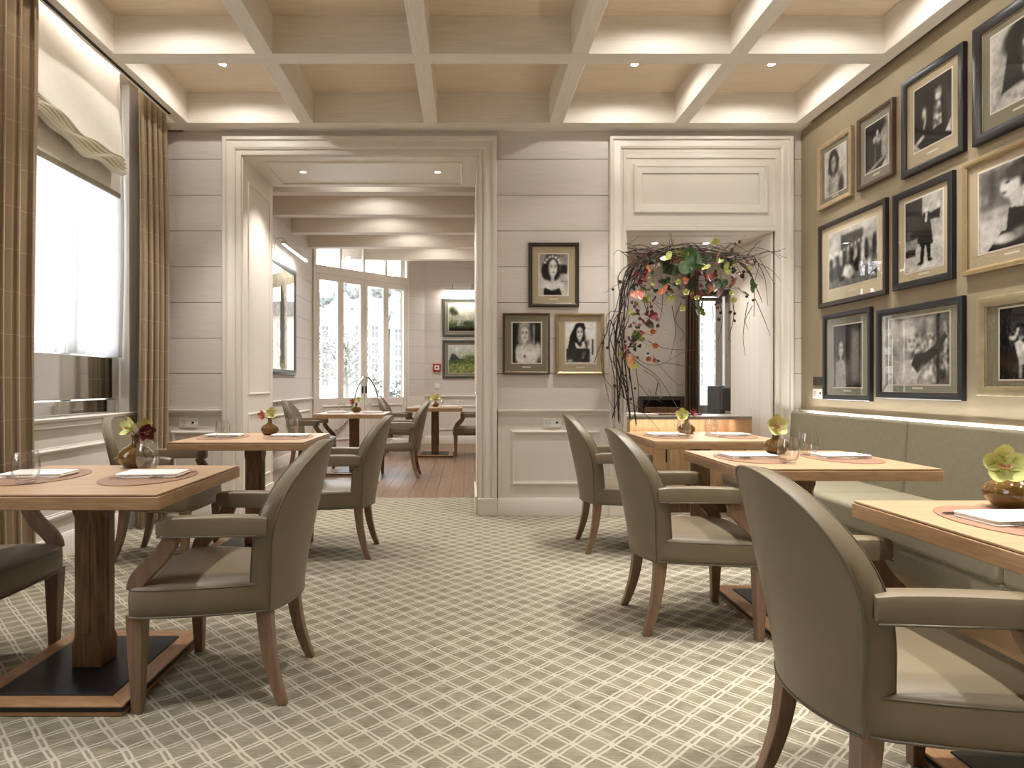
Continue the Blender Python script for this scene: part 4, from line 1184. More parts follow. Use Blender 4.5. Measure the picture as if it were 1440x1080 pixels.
I_coat = [('g', 0.7, 0.66), ('r', 0.0, 0.36, 0.48, 1.0, 0.16), ('r', 0.48, 0.4, 1, 1, 0.62), ('n', 0.12, 10), ('r', 0.0, 0.3, 0.36, 0.46, 0.5, 0.02), ('r', 0.0, 0.2, 0.3, 0.32, 0.14, 0.02)] + [('r', 0, 0.03 + 0.05 * k, 1, 0.034 + 0.05 * k, 0.5, 0.003) for k in range(6)] + \
         [('p', [(0.4, 0.32), (0.42, 0.6), (0.5, 0.78), (0.66, 0.78), (0.7, 0.6), (0.76, 0.32)], 0.09), ('p', [(0.62, 0.74), (0.95, 0.78), (0.92, 0.64), (0.7, 0.66)], 0.1), ('e', 0.9, 0.82, 0.05, 0.05, 0.8, 0.2), ('e', 0.58, 0.83, 0.055, 0.06, 0.82, 0.15), ('e', 0.57, 0.87, 0.06, 0.04, 0.6, 0.2),
          ('p', [(0.54, 0.64), (0.56, 0.76), (0.62, 0.76), (0.6, 0.64)], 0.8), ('p', [(0.42, 0.1), (0.44, 0.32), (0.54, 0.32), (0.5, 0.1)], 0.1), ('p', [(0.62, 0.12), (0.58, 0.32), (0.7, 0.32), (0.7, 0.12)], 0.1), ('e', 0.42, 0.085, 0.08, 0.02, 0.06, 0.2), ('e', 0.68, 0.11, 0.06, 0.02, 0.06, 0.2), ('e', 0.1, 0.52, 0.06, 0.1, 0.3, 0.3)]
J_profile = [('g', 0.66, 0.55), ('r', 0.0, 0.48, 1, 1, 0.42, 0.05), ('r', 0.12, 0.5, 0.3, 1.0, 0.3, 0.08), ('n', 0.15, 10), ('r', 0, 0, 1, 0.4, 0.72, 0.05), ('e', 0.66, 0.78, 0.24, 0.2, 0.16, 0.12), ('e', 0.82, 0.6, 0.14, 0.3, 0.2, 0.2), ('e', 0.48, 0.73, 0.14, 0.15, 0.84, 0.1), ('p', [(0.32, 0.7), (0.36, 0.78), (0.42, 0.66)], 0.84),
             ('e', 0.44, 0.77, 0.035, 0.014, 0.15, 0.3), ('e', 0.39, 0.655, 0.035, 0.013, 0.25, 0.3), ('e', 0.55, 0.86, 0.2, 0.08, 0.3, 0.2), ('p', [(0.46, 0.6), (0.5, 0.45), (0.8, 0.55), (0.85, 0.7), (0.6, 0.66)], 0.72), ('e', 0.72, 0.56, 0.22, 0.12, 0.8, 0.15),
             ('p', [(0.42, 0.2), (0.46, 0.46), (0.7, 0.42), (1, 0.56), (1, 0.12), (0.5, 0.1)], 0.08), ('e', 0.86, 0.46, 0.16, 0.1, 0.5, 0.3), ('n', 0.5, 3, (0.66, 0.34, 1, 0.6)), ('p', [(0.15, 0.0), (0.35, 0.2), (0.7, 0.2), (0.9, 0.0)], 0.1), ('e', 0.4, 0.11, 0.2, 0.06, 0.78, 0.15), ('e', 0.62, 0.15, 0.12, 0.07, 0.45, 0.3)]
K_seated = [('g', 0.24, 0.18), ('n', 0.4, 8), ('r', 0.55, 0.0, 1, 1, 0.5, 0.15), ('e', 0.26, 0.18, 0.26, 0.3, 0.5, 0.25), ('p', [(0.08, 0), (0.12, 0.4), (0.3, 0.5), (0.42, 0.38), (0.46, 0)], 0.62)] + face(0.27, 0.62, 0.12, 0.74, 0.2, 1.5, 0.2)
L_reach = [('g', 0.46, 0.58), ('n', 0.2, 12), ('gx', 0.66, 0.4), ('n', 0.25, 8), ('r', 0.62, 0.3, 0.78, 1.0, 0.62, 0.05), ('r', 0.80, 0.0, 0.86, 1.0, 0.08, 0.02), ('r', 0.9, 0.1, 0.98, 0.9, 0.62, 0.03),
           ('p', [(0.12, 0), (0.2, 0.3), (0.3, 0.38), (0.44, 0.36), (0.5, 0.2), (0.56, 0)], 0.74), ('p', [(0.40, 0.30), (0.46, 0.44), (0.62, 0.46), (0.76, 0.54), (0.93, 0.72), (0.97, 0.67), (0.86, 0.48), (0.66, 0.30), (0.5, 0.16)], 0.16), ('n', 0.5, 3, (0.4, 0.2, 1, 0.74)),
           ('e', 0.30, 0.62, 0.11, 0.20, 0.62, 0.2), ('e', 0.34, 0.78, 0.12, 0.09, 0.8, 0.2)] + face(0.36, 0.62, 0.13, 0.8, 0.66, 1.25, 0.7)[3:] + [('e', 0.66, 0.14, 0.12, 0.13, 0.78, 0.3), ('n', 0.4, 4, (0.5, 0, 0.8, 0.26)), ('e', 0.9, 0.16, 0.05, 0.12, 0.15, 0.2), ('e', 0.9, 0.24, 0.026, 0.04, 0.62, 0.3)]
N_hand = [('g', 0.06, 0.08), ('r', 0.1, 0.05, 0.95, 0.93, 0.13, 0.02), ('n', 0.3, 8), ('r', 0.28, 0.0, 0.34, 0.6, 0.55, 0.01), ('r', 0.28, 0.55, 1.0, 0.6, 0.55, 0.01), ('p', [(0.3, 0.2), (0.22, 0.5), (0.28, 0.54), (0.5, 0.42), (1.0, 0.55), (1.0, 0.12)], 0.78), ('n', 0.2, 4, (0.25, 0.1, 1, 0.56)), ('e', 0.2, 0.6, 0.06, 0.06, 0.82, 0.15), ('e', 0.18, 0.63, 0.05, 0.03, 0.06, 0.2), ('p', [(0.24, 0.62), (0.26, 0.72), (0.29, 0.72), (0.28, 0.6)], 0.8), ('e', 0.8, 0.75, 0.1, 0.12, 0.75, 0.2)]

KX = 2.886 * FPX
def rp(xl, xr, yt, yb, extra=None, **kw):
    """right wall frame from the heights at its far (left) edge and the depth range"""
    Y0 = KX / (xl - 656.0)
    Y1 = KX / (xr - 656.0) if xr else Y0 - extra
    zt = EYE - (yt - 540) * Y0 / FPX; zb = EYE - (yb - 540) * Y0 / FPX
    picture(Y0 - Y1, zt - zb, loc=(XR - 0.001, Y0, zb), rz=-PI / 2, **kw)
rp(1148.4, 1195.7, 208, 298, fr='beige', mt='olive', fw=0.040, inset=(0.20, 0.20, 0.17, 0.17), ops=D_short, seed=2, label='smallest portrait on the right wall, beige frame, topmost and farthest')
rp(1204, 1254, 170, 270, fr='brown', mt='grey', fw=0.028, inset=(0.20, 0.18, 0.20, 0.17), ops=E_stand, seed=3, label='brown framed photograph of a standing costumed figure, second in the top row')
rp(1266, 1353, 118, 253, fr='black', mt='tan', fw=0.045, inset=(0.20, 0.20, 0.22, 0.16), ops=F_bow, seed=4, label='black framed dark photograph of a man with raised hand, third in the top row')
rp(1366, None, 43, 207.5, extra=0.62, fr='black', mt='olive', fw=0.055, inset=(0.19, 0.19, 0.22, 0.16), ops=G_arch, seed=5, label='large black framed photograph of a figure under an arch, cut off top right')
rp(1149.7, 1244, 319.5, 434, fr='dark', mt='cream', fw=0.036, inset=(0.16, 0.13, 0.20, 0.15), ops=H_crowd, seed=6, label='dark framed photograph of a crowd on stage, left of the middle row')
rp(1254, 1338, 276, 410, fr='black', mt='tan', fw=0.045, inset=(0.20, 0.18, 0.16, 0.13), ops=I_coat, seed=7, label='black framed photograph of a man in a long dark coat with lifted arm')
rp(1352, None, 233, 389, extra=0.66, fr='tan', mt='tan', fw=0.032, inset=(0.16, 0.16, 0.17, 0.13), ops=J_profile, seed=8, label='tan framed photograph of a woman in profile, at the right frame edge')
rp(1156, 1222.5, 444, 561.7, fr='black', mt='grn', fw=0.040, inset=(0.21, 0.19, 0.15, 0.15), ops=K_seated, seed=9, label='narrow black framed photograph with window reflection above the wall socket')
rp(1231, 1352, 437, 560, fr='black', mt='grn', fw=0.045, inset=(0.15, 0.15, 0.16, 0.13), ops=L_reach, seed=10, label='wide black framed photograph of a figure reaching right, in the bottom row')
rp(1372, None, 420, 556.7, extra=0.72, fr='silver', mt='olive', fw=0.05, inset=(0.2, 0.2, 0.17, 0.14), ops=N_hand, seed=11, label='silver framed dark photograph of a hand with white sleeve, lowest at right edge')
PX = 161.4
def bp(x0, x1, y0, y1, **kw):
    s = FPX / 5.668
    picture((x1 - x0) / s, (y1 - y0) / s, loc=((x0 - 656) / s, WB - 0.001, EYE - (y1 - 540) / s), rz=0, **kw)
bp(743.5, 814.5, 341, 431.5, fr='dark', mt='tan', fw=0.032, inset=(0.22, 0.22, 0.19, 0.175), ops=A_curls, seed=12, label='dark framed portrait of a dark-haired woman with flower wreath, above two others')
bp(707, 773.5, 440, 526.5, fr='brown', mt='olive', fw=0.022, inset=(0.21, 0.19, 0.19, 0.16), ops=B_up, seed=13, label='brown framed portrait of a fair-haired woman in a pale dress')
bp(782, 850, 440.5, 527, fr='tan', mt='tan', fw=0.024, inset=(0.21, 0.18, 0.19, 0.15), ops=C_hat, seed=14, label='tan framed portrait of a smiling figure in a dark headdress')

# paintings in the far room
LAND1 = [('g', (0.42, 0.44, 0.34), (0.92, 0.9, 0.84)), ('r', 0, 0, 1, 0.22, (0.14, 0.15, 0.11), 0.1), ('e', 0.5, 0.22, 0.6, 0.12, (0.3, 0.36, 0.24), 0.4), ('p', [(0.3, 0.34), (0.55, 0.52), (0.7, 0.4), (1, 0.36), (1, 0.2), (0.3, 0.2)], (0.6, 0.62, 0.58)), ('e', 0.72, 0.27, 0.22, 0.1, (0.22, 0.28, 0.17), 0.3),
         ('r', 0.12, 0.3, 0.145, 0.75, (0.12, 0.12, 0.09)), ('e', 0.14, 0.76, 0.13, 0.13, (0.2, 0.24, 0.16), 0.5), ('e', 0.24, 0.66, 0.1, 0.07, (0.22, 0.25, 0.17), 0.5), ('n', 0.25, 4, (0, 0, 1, 0.42)), ('e', 0.5, 0.04, 0.7, 0.08, (0.06, 0.07, 0.05), 0.4)]
LAND2 = [('g', (0.5, 0.54, 0.34), (0.8, 0.81, 0.8)), ('e', 0.3, 0.86, 0.06, 0.07, 0.92, 0.3), ('p', [(0, 0.45), (0.12, 0.72), (0.24, 0.68), (0.4, 0.5), (1, 0.62), (1, 0.3), (0, 0.3)], (0.28, 0.33, 0.32)), ('r', 0, 0, 1, 0.45, (0.5, 0.54, 0.32), 0.1), ('e', 0.8, 0.5, 0.24, 0.14, (0.4, 0.45, 0.3), 0.3), ('e', 0.4, 0.4, 0.3, 0.07, (0.34, 0.4, 0.24), 0.3), ('n', 0.3, 4, (0, 0, 1, 0.6))]
STREET = [('g', (0.62, 0.56, 0.44), (0.86, 0.82, 0.72)), ('n', 0.1, 10), ('p', [(0.0, 0), (0.0, 0.62), (0.35, 0.66), (0.4, 0.0)], (0.62, 0.56, 0.46)), ('p', [(0.6, 0), (0.62, 0.7), (1, 0.76), (1, 0)], (0.66, 0.6, 0.46)), ('p', [(0.45, 0.05), (0.42, 0.72), (0.5, 0.86), (0.58, 0.7), (0.62, 0.05)], (0.2, 0.3, 0.24)), ('n', 0.4, 4, (0.3, 0, 0.7, 0.8)), ('r', 0.3, 0.0, 0.33, 0.7, 0.85), ('r', 0.4, 0.0, 0.42, 0.7, 0.82)]
picture(0.745, 0.73, 'green', 'grey', 0.05, (0.16, 0.16, 0.15, 0.14), LAND1, (-0.458, FY - 0.001, 2.04), 0, 'upper landscape painting with a tall tree on the far wall', 21, 'painting', 'framed_painting', False, 'landscape paintings')
picture(0.745, 0.73, 'green', 'grey', 0.05, (0.16, 0.16, 0.14, 0.14), LAND2, (-0.458, FY - 0.001, 1.248), 0, 'lower landscape painting of a green field on the far wall', 22, 'painting', 'framed_painting', False, 'landscape paintings')
picture(1.42, 1.53, 'green', 'tan', 0.07, (0.06, 0.06, 0.055, 0.055), STREET, (LA + 0.001, 8.24, 1.27), PI / 2, 'tall green framed townscape painting on the far room left wall', 23, 'painting', 'framed_painting', False, None)
mPL = emit_mat('picture_light_glow', (1.0, 0.95, 0.86), 9.0)
def picture_light(loc, rz, ln, label, w):
    t = thing('picture_light', label, 'picture light', loc, rz, group='brass picture lights')
    ob('housing', G().box(-ln / 2, ln / 2, -0.21, -0.17, 0.0, 0.03), mCHROME, t, bevel=0.006)
    ob('tube', G().box(-ln / 2 + 0.01, ln / 2 - 0.01, -0.205, -0.175, -0.008, 0.001), mPL, t)
    for s in (-1, 1):
        ob('arm', G().tube(catmull([(s * ln * 0.3, 0, -0.10), (s * ln * 0.3, -0.03, 0.09), (s * ln * 0.3, -0.12, 0.12), (s * ln * 0.3, -0.19, 0.02)], 5), 0.006, 6), mCHROME, t, smooth=True)
    lamp('picture_light_beam', 'AREA', (0, -0.19, -0.012), w, rot=(0.55, 0, 0), parent=t, shape='RECTANGLE', size=ln, size_y=0.03)
picture_light((LA, 9.0, 2.94), PI / 2, 1.25, 'slim picture light over the tall townscape painting', 7)
picture_light((-0.08, FY, 2.90), 0, 0.62, 'slim picture light over the upper landscape painting', 7)

# ================================================================== sockets and wall devices
def socket(loc, rz, label, n=2):
    t = thing('wall_socket', label, 'socket', loc, rz, group='double wall sockets')
    ob('face_plate', G().box(-0.04 * n, 0.04 * n, -0.009, 0.0, -0.04, 0.04), mWHITE, t, bevel=0.003)
    for k in range(n):
        cx = -0.04 * (n - 1) + 0.08 * k
        if k == 0:
            g = G().tube([(cx + 0.022 * math.cos(q * PI / 10), -0.0095, 0.022 * math.sin(q * PI / 10)) for q in range(20)], 0.0016, 5, True)
            ob('outlet_ring', g, M('socket_grey', (150, 146, 138), 0.5) if 'socket_grey' not in bpy.data.materials else bpy.data.materials['socket_grey'], t)
            for s in (-1, 1):
                g = G().lathe([(0.0, 0.0008), (0.0035, 0.0008)], 8); g.v = [(cx + s * 0.0095 + a, -0.0092 - c, b) for a, b, c in g.v]
                ob('pin_hole', g, mDARK, t)
        else:
            ob('data_port', G().box(cx - 0.01, cx + 0.01, -0.0105, -0.009, -0.004, 0.012), mDARK, t)
    return t
socket((0.748, WB - 0.0, 0.80), 0, 'white double socket on the panelled dado between the openings')
socket((-2.42, WB - 0.0, 0.80), 0, 'white double socket on the dado beside the curtain')
s3 = socket((XR - 0.0, 5.42, 1.06), -PI / 2, 'white double socket on the tan wall beside the banquette')
ob('thermostat', G().box(-0.07, 0.07, -0.012, 0, -0.035, 0.035), FR['dark'], loc=(XR, 5.42, 1.165), rz=-PI / 2, bevel=0.003, label='dark flat plate on the tan wall above the socket', cat='wall plate')
socket((-0.16, FY - 0.0, 0.80), 0, 'white double socket on the far room dado')
t = thing('fire_alarm', 'red fire alarm call point on the far wall', 'alarm', (-0.565, FY, 1.45))
ob('housing', G().box(-0.075, 0.075, -0.045, 0, -0.075, 0.075), M('alarm_red', (176, 40, 44), 0.4), t, bevel=0.008)
ob('glass_window', G().box(-0.045, 0.045, -0.049, -0.044, -0.04, 0.045), mWHITE, t)
ob('button', G().box(-0.018, 0.018, -0.052, -0.048, -0.012, 0.02), mDARK, t)
t = thing('light_switch', 'small white switch below the red fire alarm', 'switch', (-0.565, FY, 1.10))
ob('face_plate', G().box(-0.05, 0.05, -0.01, 0, -0.05, 0.05), mWHITE, t, bevel=0.004)
ob('rocker', G().box(-0.025, 0.025, -0.016, -0.009, -0.03, 0.03), mWHITE, t, bevel=0.003)

# ================================================================== curtains and blind
def curtain(name, y0, y1, xc, amp, folds, z0, z1, label, mat=mCURT, loc=(0, 0, 0), rz=0, seed=0, flare=1.0, group='checked brown curtains'):
    rnd = random.Random(seed)
    n = folds * 12 + 1
    ph = [rnd.uniform(-0.5, 0.5) for _ in range(folds + 1)]
    am = [rnd.uniform(0.7, 1.2) for _ in range(folds + 1)]
    base = []
    for i in range(n):
        u = i / (n - 1); fk = u * folds; k = min(int(fk), folds - 1); fr_ = fk - k
        a = am[k] * (1 - fr_) + am[k + 1] * fr_
        p = ph[k] * (1 - fr_) + ph[k + 1] * fr_
        x = amp * a * math.sin(2 * PI * fk + p)
        yo = amp * 0.55 * math.sin(4 * PI * fk + p)
        base.append((x, y0 + (y1 - y0) * u + yo))
    L_ = [0]
    for a, b in zip(base[:-1], base[1:]): L_.append(L_[-1] + math.hypot(b[0] - a[0], b[1] - a[1]))
    nv = 26
    rows = []
    for j in range(nv):
        v = j / (nv - 1); z = z0 + (z1 - z0) * v
        k = flare * (1.0 - 0.35 * v) if v > 0 else flare
        wob = 0.012 * math.sin(v * 5 + seed)
        rows.append([(xc + x * k + wob, y, z) for (x, y) in base])
    g = G()
    vs = [p for r in rows for p in r]
    fs = [(j * n + i, j * n + i + 1, (j + 1) * n + i + 1, (j + 1) * n + i) for j in range(nv - 1) for i in range(n - 1)]
    g.add(vs, fs)
    me = g.mesh(name, True, fix=False)
    uv = me.uv_layers.new(name='UVMap')
    for poly in me.polygons:
        for li in poly.loop_indices:
            vi = me.loops[li].vertex_index
            uv.data[li].uv = (L_[vi % n], z0 + (z1 - z0) * (vi // n) / (nv - 1))
    o = ob(name, me, mat, loc=loc, rz=rz, label=label, cat='curtain', group=group)
    s = o.modifiers.new('thickness', 'SOLIDIFY'); s.thickness = 0.004; s.offset = 0
    return o
curtain('curtain', 2.75, 3.83, -2.505, 0.042, 9, 0.01, 3.55, 'brown checked curtain at the left frame edge, nearer one', seed=3)
curtain('curtain', 5.12, 5.58, -2.565, 0.050, 5, 0.01, 3.55, 'brown checked curtain in the corner beside the window, farther one', seed=5)
curtain('sheer_curtain', 3.97, 5.18, -2.725, 0.016, 11, 1.35, 3.5, 'white translucent voile hanging in the left window', mVOILE, seed=12, group=None)
bl = thing('roman_blind', 'white gathered roman blind half drawn over the left window', 'blind', (-2.645, 0, 0))
ya, yb_ = 3.75, 4.95
g = G()
nz = 24
def blind_surf(u, v):
    y = ya + (yb_ - ya) * u
    z = 2.83 + (3.5 - 2.83) * v + (0.02 * math.sin(u * 9) + 0.03 * math.sin(u * 4 + 1)) * (1 - v)
    x = 0.02 + 0.012 * math.sin(v * 7 + u * 6) + 0.035 * (1 - v) ** 3
    return (x, y, z)
ob('cloth', G().grid(blind_surf, 40, 24), mSHEER, bl, smooth=True, fix=False).modifiers.new('thickness', 'SOLIDIFY').thickness = 0.003
mSHEER2 = M('blind_fold_cloth', (214, 208, 188), 0.85)
for k in range(6):
    def fold(u, v, k=k):
        y = ya + (yb_ - ya) * u
        zc = 2.845 - 0.021 * k + 0.02 * math.sin(u * 9) + 0.03 * math.sin(u * 4 + 1) + 0.012 * math.sin(u * 21 + k)
        an = PI * (v - 0.5) * 1.0
        return (0.03 + (0.042 + 0.005 * math.sin(u * 17 + k * 2)) * math.cos(an), y, zc + 0.0125 * math.sin(an))
    ob('fold', G().grid(fold, 44, 7), mSHEER2, bl, smooth=True, fix=False).modifiers.new('thickness', 'SOLIDIFY').thickness = 0.002
ob('lining_panel', G().box(-0.045, -0.04, ya, 5.07, 2.61, 3.5), mSHEER, bl)
ob('bottom_bar', G().box(-0.052, -0.034, ya, 5.07, 2.575, 2.612), M('blind_bar', (140, 132, 112), 0.5), bl, bevel=0.003)
# ================================================================== sideboard in the right opening
mSB = M('sideboard_oak', (188, 152, 112), 0.42, rgb2=(208, 174, 134), scale=4, stretch=(8, 8, 1.0), bump=0.04)
mSTONE = M('grey_stone_top', (150, 142, 132), 0.3, var=0.12, scale=20)
sb = thing('sideboard', 'oak waiter sideboard with lit shelf standing in the right opening', 'sideboard', (1.405, 5.78, 0))
SW, SD, SH = 1.12, 0.46, 0.855
ob('counter_top', G().box(0, SW, 0, SD, SH - 0.028, SH), mSTONE, sb, bevel=0.003)
ob('side_panel', G().box(0, 0.04, 0.002, SD, 0, SH - 0.028), mSB, sb, bevel=0.002)
ob('side_panel', G().box(SW - 0.04, SW, 0.002, SD, 0, SH - 0.028), mSB, sb, bevel=0.002)
ob('back_panel', G().box(0.04, SW - 0.04, SD - 0.02, SD, 0, SH - 0.028), mSB, sb)
ob('shelf', G().box(0.04, SW - 0.04, 0.004, SD - 0.02, 0.665, 0.69), mSB, sb)
for k in range(3):
    a = 0.04 + k * (SW - 0.08) / 3; b = 0.04 + (k + 1) * (SW - 0.08) / 3
    d = ob('door', G().box(a + 0.002, b - 0.002, 0.0, 0.02, 0.08, 0.66), mSB, sb, bevel=0.003)
    ob('handle', G().box(b - 0.03, b - 0.022, -0.012, 0.0, 0.45, 0.6), mSTEEL, d)
ob('kick_board', G().box(0.04, SW - 0.04, 0.03, 0.045, 0.0, 0.08), mOAKC, sb)
ob('shelf_light', G().box(0.06, SW - 0.06, SD - 0.05, SD - 0.035, SH - 0.034, SH - 0.028), mLED, sb)
lamp('shelf_glow', 'AREA', (SW / 2, SD - 0.10, SH - 0.036), 1.6, parent=sb, shape='RECTANGLE', size=SW - 0.14, size_y=0.02)
place('nap', 'napkin', 1.60, 5.92, SH, 0.1, 'white folded cloth on a tray at the left end of the sideboard', 'napkin', 'cloths on the sideboard')
bpy.context.view_layer.objects.active = None
place('nap', 'napkin', 1.50, 6.11, SH, 0.1, 'white cloth at the sideboard edge, behind the trailing twigs', 'napkin', 'cloths on the sideboard')
ob('tray', G().box(-0.2, 0.2, -0.12, 0.12, 0, 0.012), mOAKC, loc=(1.95, 6.09, SH), bevel=0.004, label='thin brown tray on the sideboard beside the napkins', cat='tray')

# ------------------------------------------------------------------ side room furnishings
curtain('curtain', 0, 0.17, 0, 0.035, 4, 0.01, 2.9, 'dark brown curtain seen through the arch of flowers', M('dark_brown_curtain_cloth', (92, 72, 54), 0.85), loc=(2.84, YB - 0.12, 0), rz=-PI / 2, seed=9, group='side room curtain')
fp = thing('fire_surround', 'dark framed fireplace recess seen over the sideboard', 'fireplace', (2.52, YB - 0.02, 0))
ob('surround', G().rect_sweep(-0.22, 0.27, 0.2, 0.93, [(0, 0), (0, 0.06), (0.05, 0.06), (0.05, 0)]), M('dark_surround', (84, 76, 66), 0.5), fp)
ob('recess', G().box(-0.23, 0.28, -0.02, -0.005, 0.2, 0.94), mDARK, fp)
for k in range(3):
    ob('brick', G().box(-0.2 + k * 0.155, -0.05 + k * 0.155, -0.05, -0.02, 0.55, 0.84), M('fire_brick', (140, 104, 82), 0.8) if 'fire_brick' not in bpy.data.materials else bpy.data.materials['fire_brick'], fp, bevel=0.006)
ch2 = thing('bar_chair', 'slate grey upholstered chair by the window behind the sideboard', 'chair', (3.23, 8.0, 0))
mSLATE = M('slate_upholstery', (118, 122, 124), 0.7)
ob('seat', G().box(-0.18, 0.22, -0.2, 0.2, 0.55, 0.65), mSLATE, ch2, bevel=0.02)
ob('backrest', G().box(-0.22, -0.14, -0.2, 0.2, 0.62, 1.12), mSLATE, ch2, bevel=0.02)
ob('armrest', G().box(-0.2, 0.22, -0.23, -0.17, 0.82, 1.10), mSLATE, ch2, bevel=0.02)
for a in (-0.17, 0.19):
    for b in (-0.17, 0.17):
        ob('leg', G().box(a - 0.02, a + 0.02, b - 0.02, b + 0.02, 0, 0.56), mSTEEL, ch2)

# ================================================================== floral arch
ARY = 5.50
def ap(px, py, dy=0.0):
    y = ARY + dy
    return Vector(((px - 656) * y / FPX, y, EYE - (py - 540) * y / FPX))
arch = thing('floral_arch', 'hanging arch of bare branches, leaves, anthuriums and orchids at the right opening', 'flower arrangement', (0, 0, 0))
mBR = M('dark_branch_bark', (58, 48, 40), 0.8, var=0.25, scale=60)
mTW = M('thin_twig_bark', (112, 98, 80), 0.8, var=0.2, scale=60)
rb = random.Random(11)
MAIN = [
    [(870, 592), (868, 540), (866, 480), (874, 430), (884, 392), (905, 362), (945, 350), (990, 350), (1030, 358), (1062, 361)],
    [(886, 588), (880, 520), (873, 470), (872, 420), (890, 376), (930, 356), (975, 346), (1020, 352), (1060, 366)],
    [(878, 560), (866, 500), (878, 440), (880, 400), (898, 370), (938, 352), (948, 337)],
    [(880, 355), (905, 350), (935, 358), (980, 364), (1025, 366), (1058, 362)],
    [(872, 420), (882, 380), (915, 360), (960, 350), (1000, 356), (1045, 362), (1075, 355), (1098, 353)],
    [(1028, 366), (1046, 372), (1058, 390), (1061, 415), (1060, 445)],
    [(1040, 370), (1055, 385), (1066, 410), (1072, 425)],
    [(866, 470), (858, 450), (852, 470), (842, 490), (836, 510)],
]
for q, pl_ in enumerate(MAIN):
    for rep in range(4 if q < 5 else 1):
        jit = 0 if rep == 0 else 11
        pts = [ap(x + rb.uniform(-jit, jit), y + rb.uniform(-jit, jit), rb.uniform(-0.07, 0.07)) for x, y in pl_]
        pts = catmull(pts, 5)
        n = len(pts); r0 = 0.0065 if rep == 0 else 0.0042
        ob('branch', G().tube(pts, [r0 * (1 - 0.65 * k / n) for k in range(n)], 6), mBR, arch, smooth=True)
TWIGS = [
    [(868, 540), (862, 545), (850, 530), (844, 490), (852, 460), (862, 446)], [(864, 542), (878, 560), (905, 580), (928, 606)], [(888, 500), (900, 512), (925, 530), (945, 560), (953, 575)],
    [(880, 490), (905, 510), (930, 512), (960, 496), (985, 490)], [(912, 480), (935, 490), (962, 492), (990, 494)], [(930, 510), (955, 513), (978, 520), (976, 530)], [(905, 520), (925, 535), (930, 560), (922, 552)],
    [(893, 510), (898, 550), (893, 580), (884, 596)], [(886, 515), (884, 545), (880, 580)], [(918, 500), (928, 515), (955, 542), (962, 535)], [(945, 430), (950, 460), (948, 480), (942, 505)], [(958, 425), (950, 450), (962, 470), (956, 480)],
    [(932, 412), (930, 440), (922, 470)], [(1062, 420), (1075, 450), (1083, 472)], [(1052, 425), (1048, 445), (1045, 475), (1048, 500)], [(1058, 430), (1048, 450), (1052, 463)], [(1030, 420), (1032, 445), (1025, 475), (1028, 480)],
    [(1012, 425), (1016, 450), (1010, 480)], [(1066, 370), (1085, 380), (1098, 395)], [(1061, 362), (1075, 390), (1080, 430)], [(1050, 360), (1062, 345), (1070, 338)], [(1030, 350), (1045, 335), (1049, 330)], [(1018, 352), (1028, 342), (1022, 346)],
    [(884, 362), (870, 352), (862, 358)], [(880, 395), (865, 402), (850, 412)], [(876, 440), (860, 438), (852, 450), (858, 480)], [(870, 460), (856, 480), (862, 520), (870, 545)], [(876, 545), (868, 570), (876, 600)], [(905, 575), (915, 560), (912, 545)],
    [(926, 535), (922, 560), (930, 565)], [(899, 540), (915, 558), (926, 545)], [(985, 352), (975, 342), (962, 345)], [(1000, 350), (1012, 345), (1020, 350)], [(1068, 364), (1090, 400), (1078, 380)], [(895, 350), (882, 342), (880, 345)],
    [(900, 400), (910, 440), (920, 460)], [(1000, 420), (1003, 445), (1000, 460)], [(850, 470), (846, 510), (856, 560), (866, 580)], [(858, 505), (868, 520), (872, 560)],
]
for k, pl_ in enumerate(TWIGS):
    pts = catmull([ap(x, y, rb.uniform(-0.06, 0.08)) for x, y in pl_], 5)
    n = len(pts)
    ob('twig', G().tube(pts, [0.0036 * (1 - 0.6 * j / n) for j in range(n)], 5), mTW if k % 3 == 0 else mBR, arch, smooth=True)
for k in range(46):
    # small side shoots along the arch
    x0 = rb.uniform(868, 1066); y0 = 352 + 40 * abs((x0 - 975) / 100) ** 2 * 0.5 if x0 > 900 else rb.uniform(370, 560)
    an = rb.uniform(0, 2 * PI); ln = rb.uniform(12, 38)
    x1, y1 = x0 + ln * math.cos(an), y0 + ln * abs(math.sin(an)) * (1 if rb.random() < 0.75 else -0.5)
    y1 = max(335, y1)
    pts = catmull([ap(x0, y0, 0), ap((x0 + x1) / 2 + rb.uniform(-6, 6), (y0 + y1) / 2 + rb.uniform(-5, 5), rb.uniform(-0.08, 0.05)), ap(x1, y1, rb.uniform(-0.1, 0.06))], 4)
    ob('twig', G().tube(pts, [0.0028 * (1 - 0.5 * j / len(pts)) for j in range(len(pts))], 4), mBR, arch, smooth=True)
CONES = [(1034, 343), (1040, 340), (1062, 368), (1046, 382), (1056, 387), (1045, 388), (1027, 439), (1033, 441), (1033, 451), (1013, 440), (1011, 449), (1059, 422), (866, 479), (871, 481), (879, 480), (854, 489), (911, 497), (893, 546), (880, 528), (880, 544), (882, 559), (887, 561), (864, 542), (894, 353), (880, 387), (872, 396), (862, 407), (848, 482), (926, 507), (1050, 417)]
cone = G().lathe([(0.0, -0.014), (0.007, -0.011), (0.0115, -0.002), (0.010, 0.007), (0.004, 0.013), (0.0, 0.014)], 9).mesh('seed_cone', True)
cone.materials.append(M('dark_seed_cone', (52, 40, 36), 0.8))
for x, y in CONES:
    o = bpy.data.objects.new('seed_cone', cone); COL.objects.link(o); o.parent = arch; o.location = ap(x, y, rb.uniform(-0.05, 0.03)); o.rotation_euler = (rb.uniform(0, 3), rb.uniform(0, 3), 0)
    o.scale = [rb.uniform(0.8, 1.25)] * 3
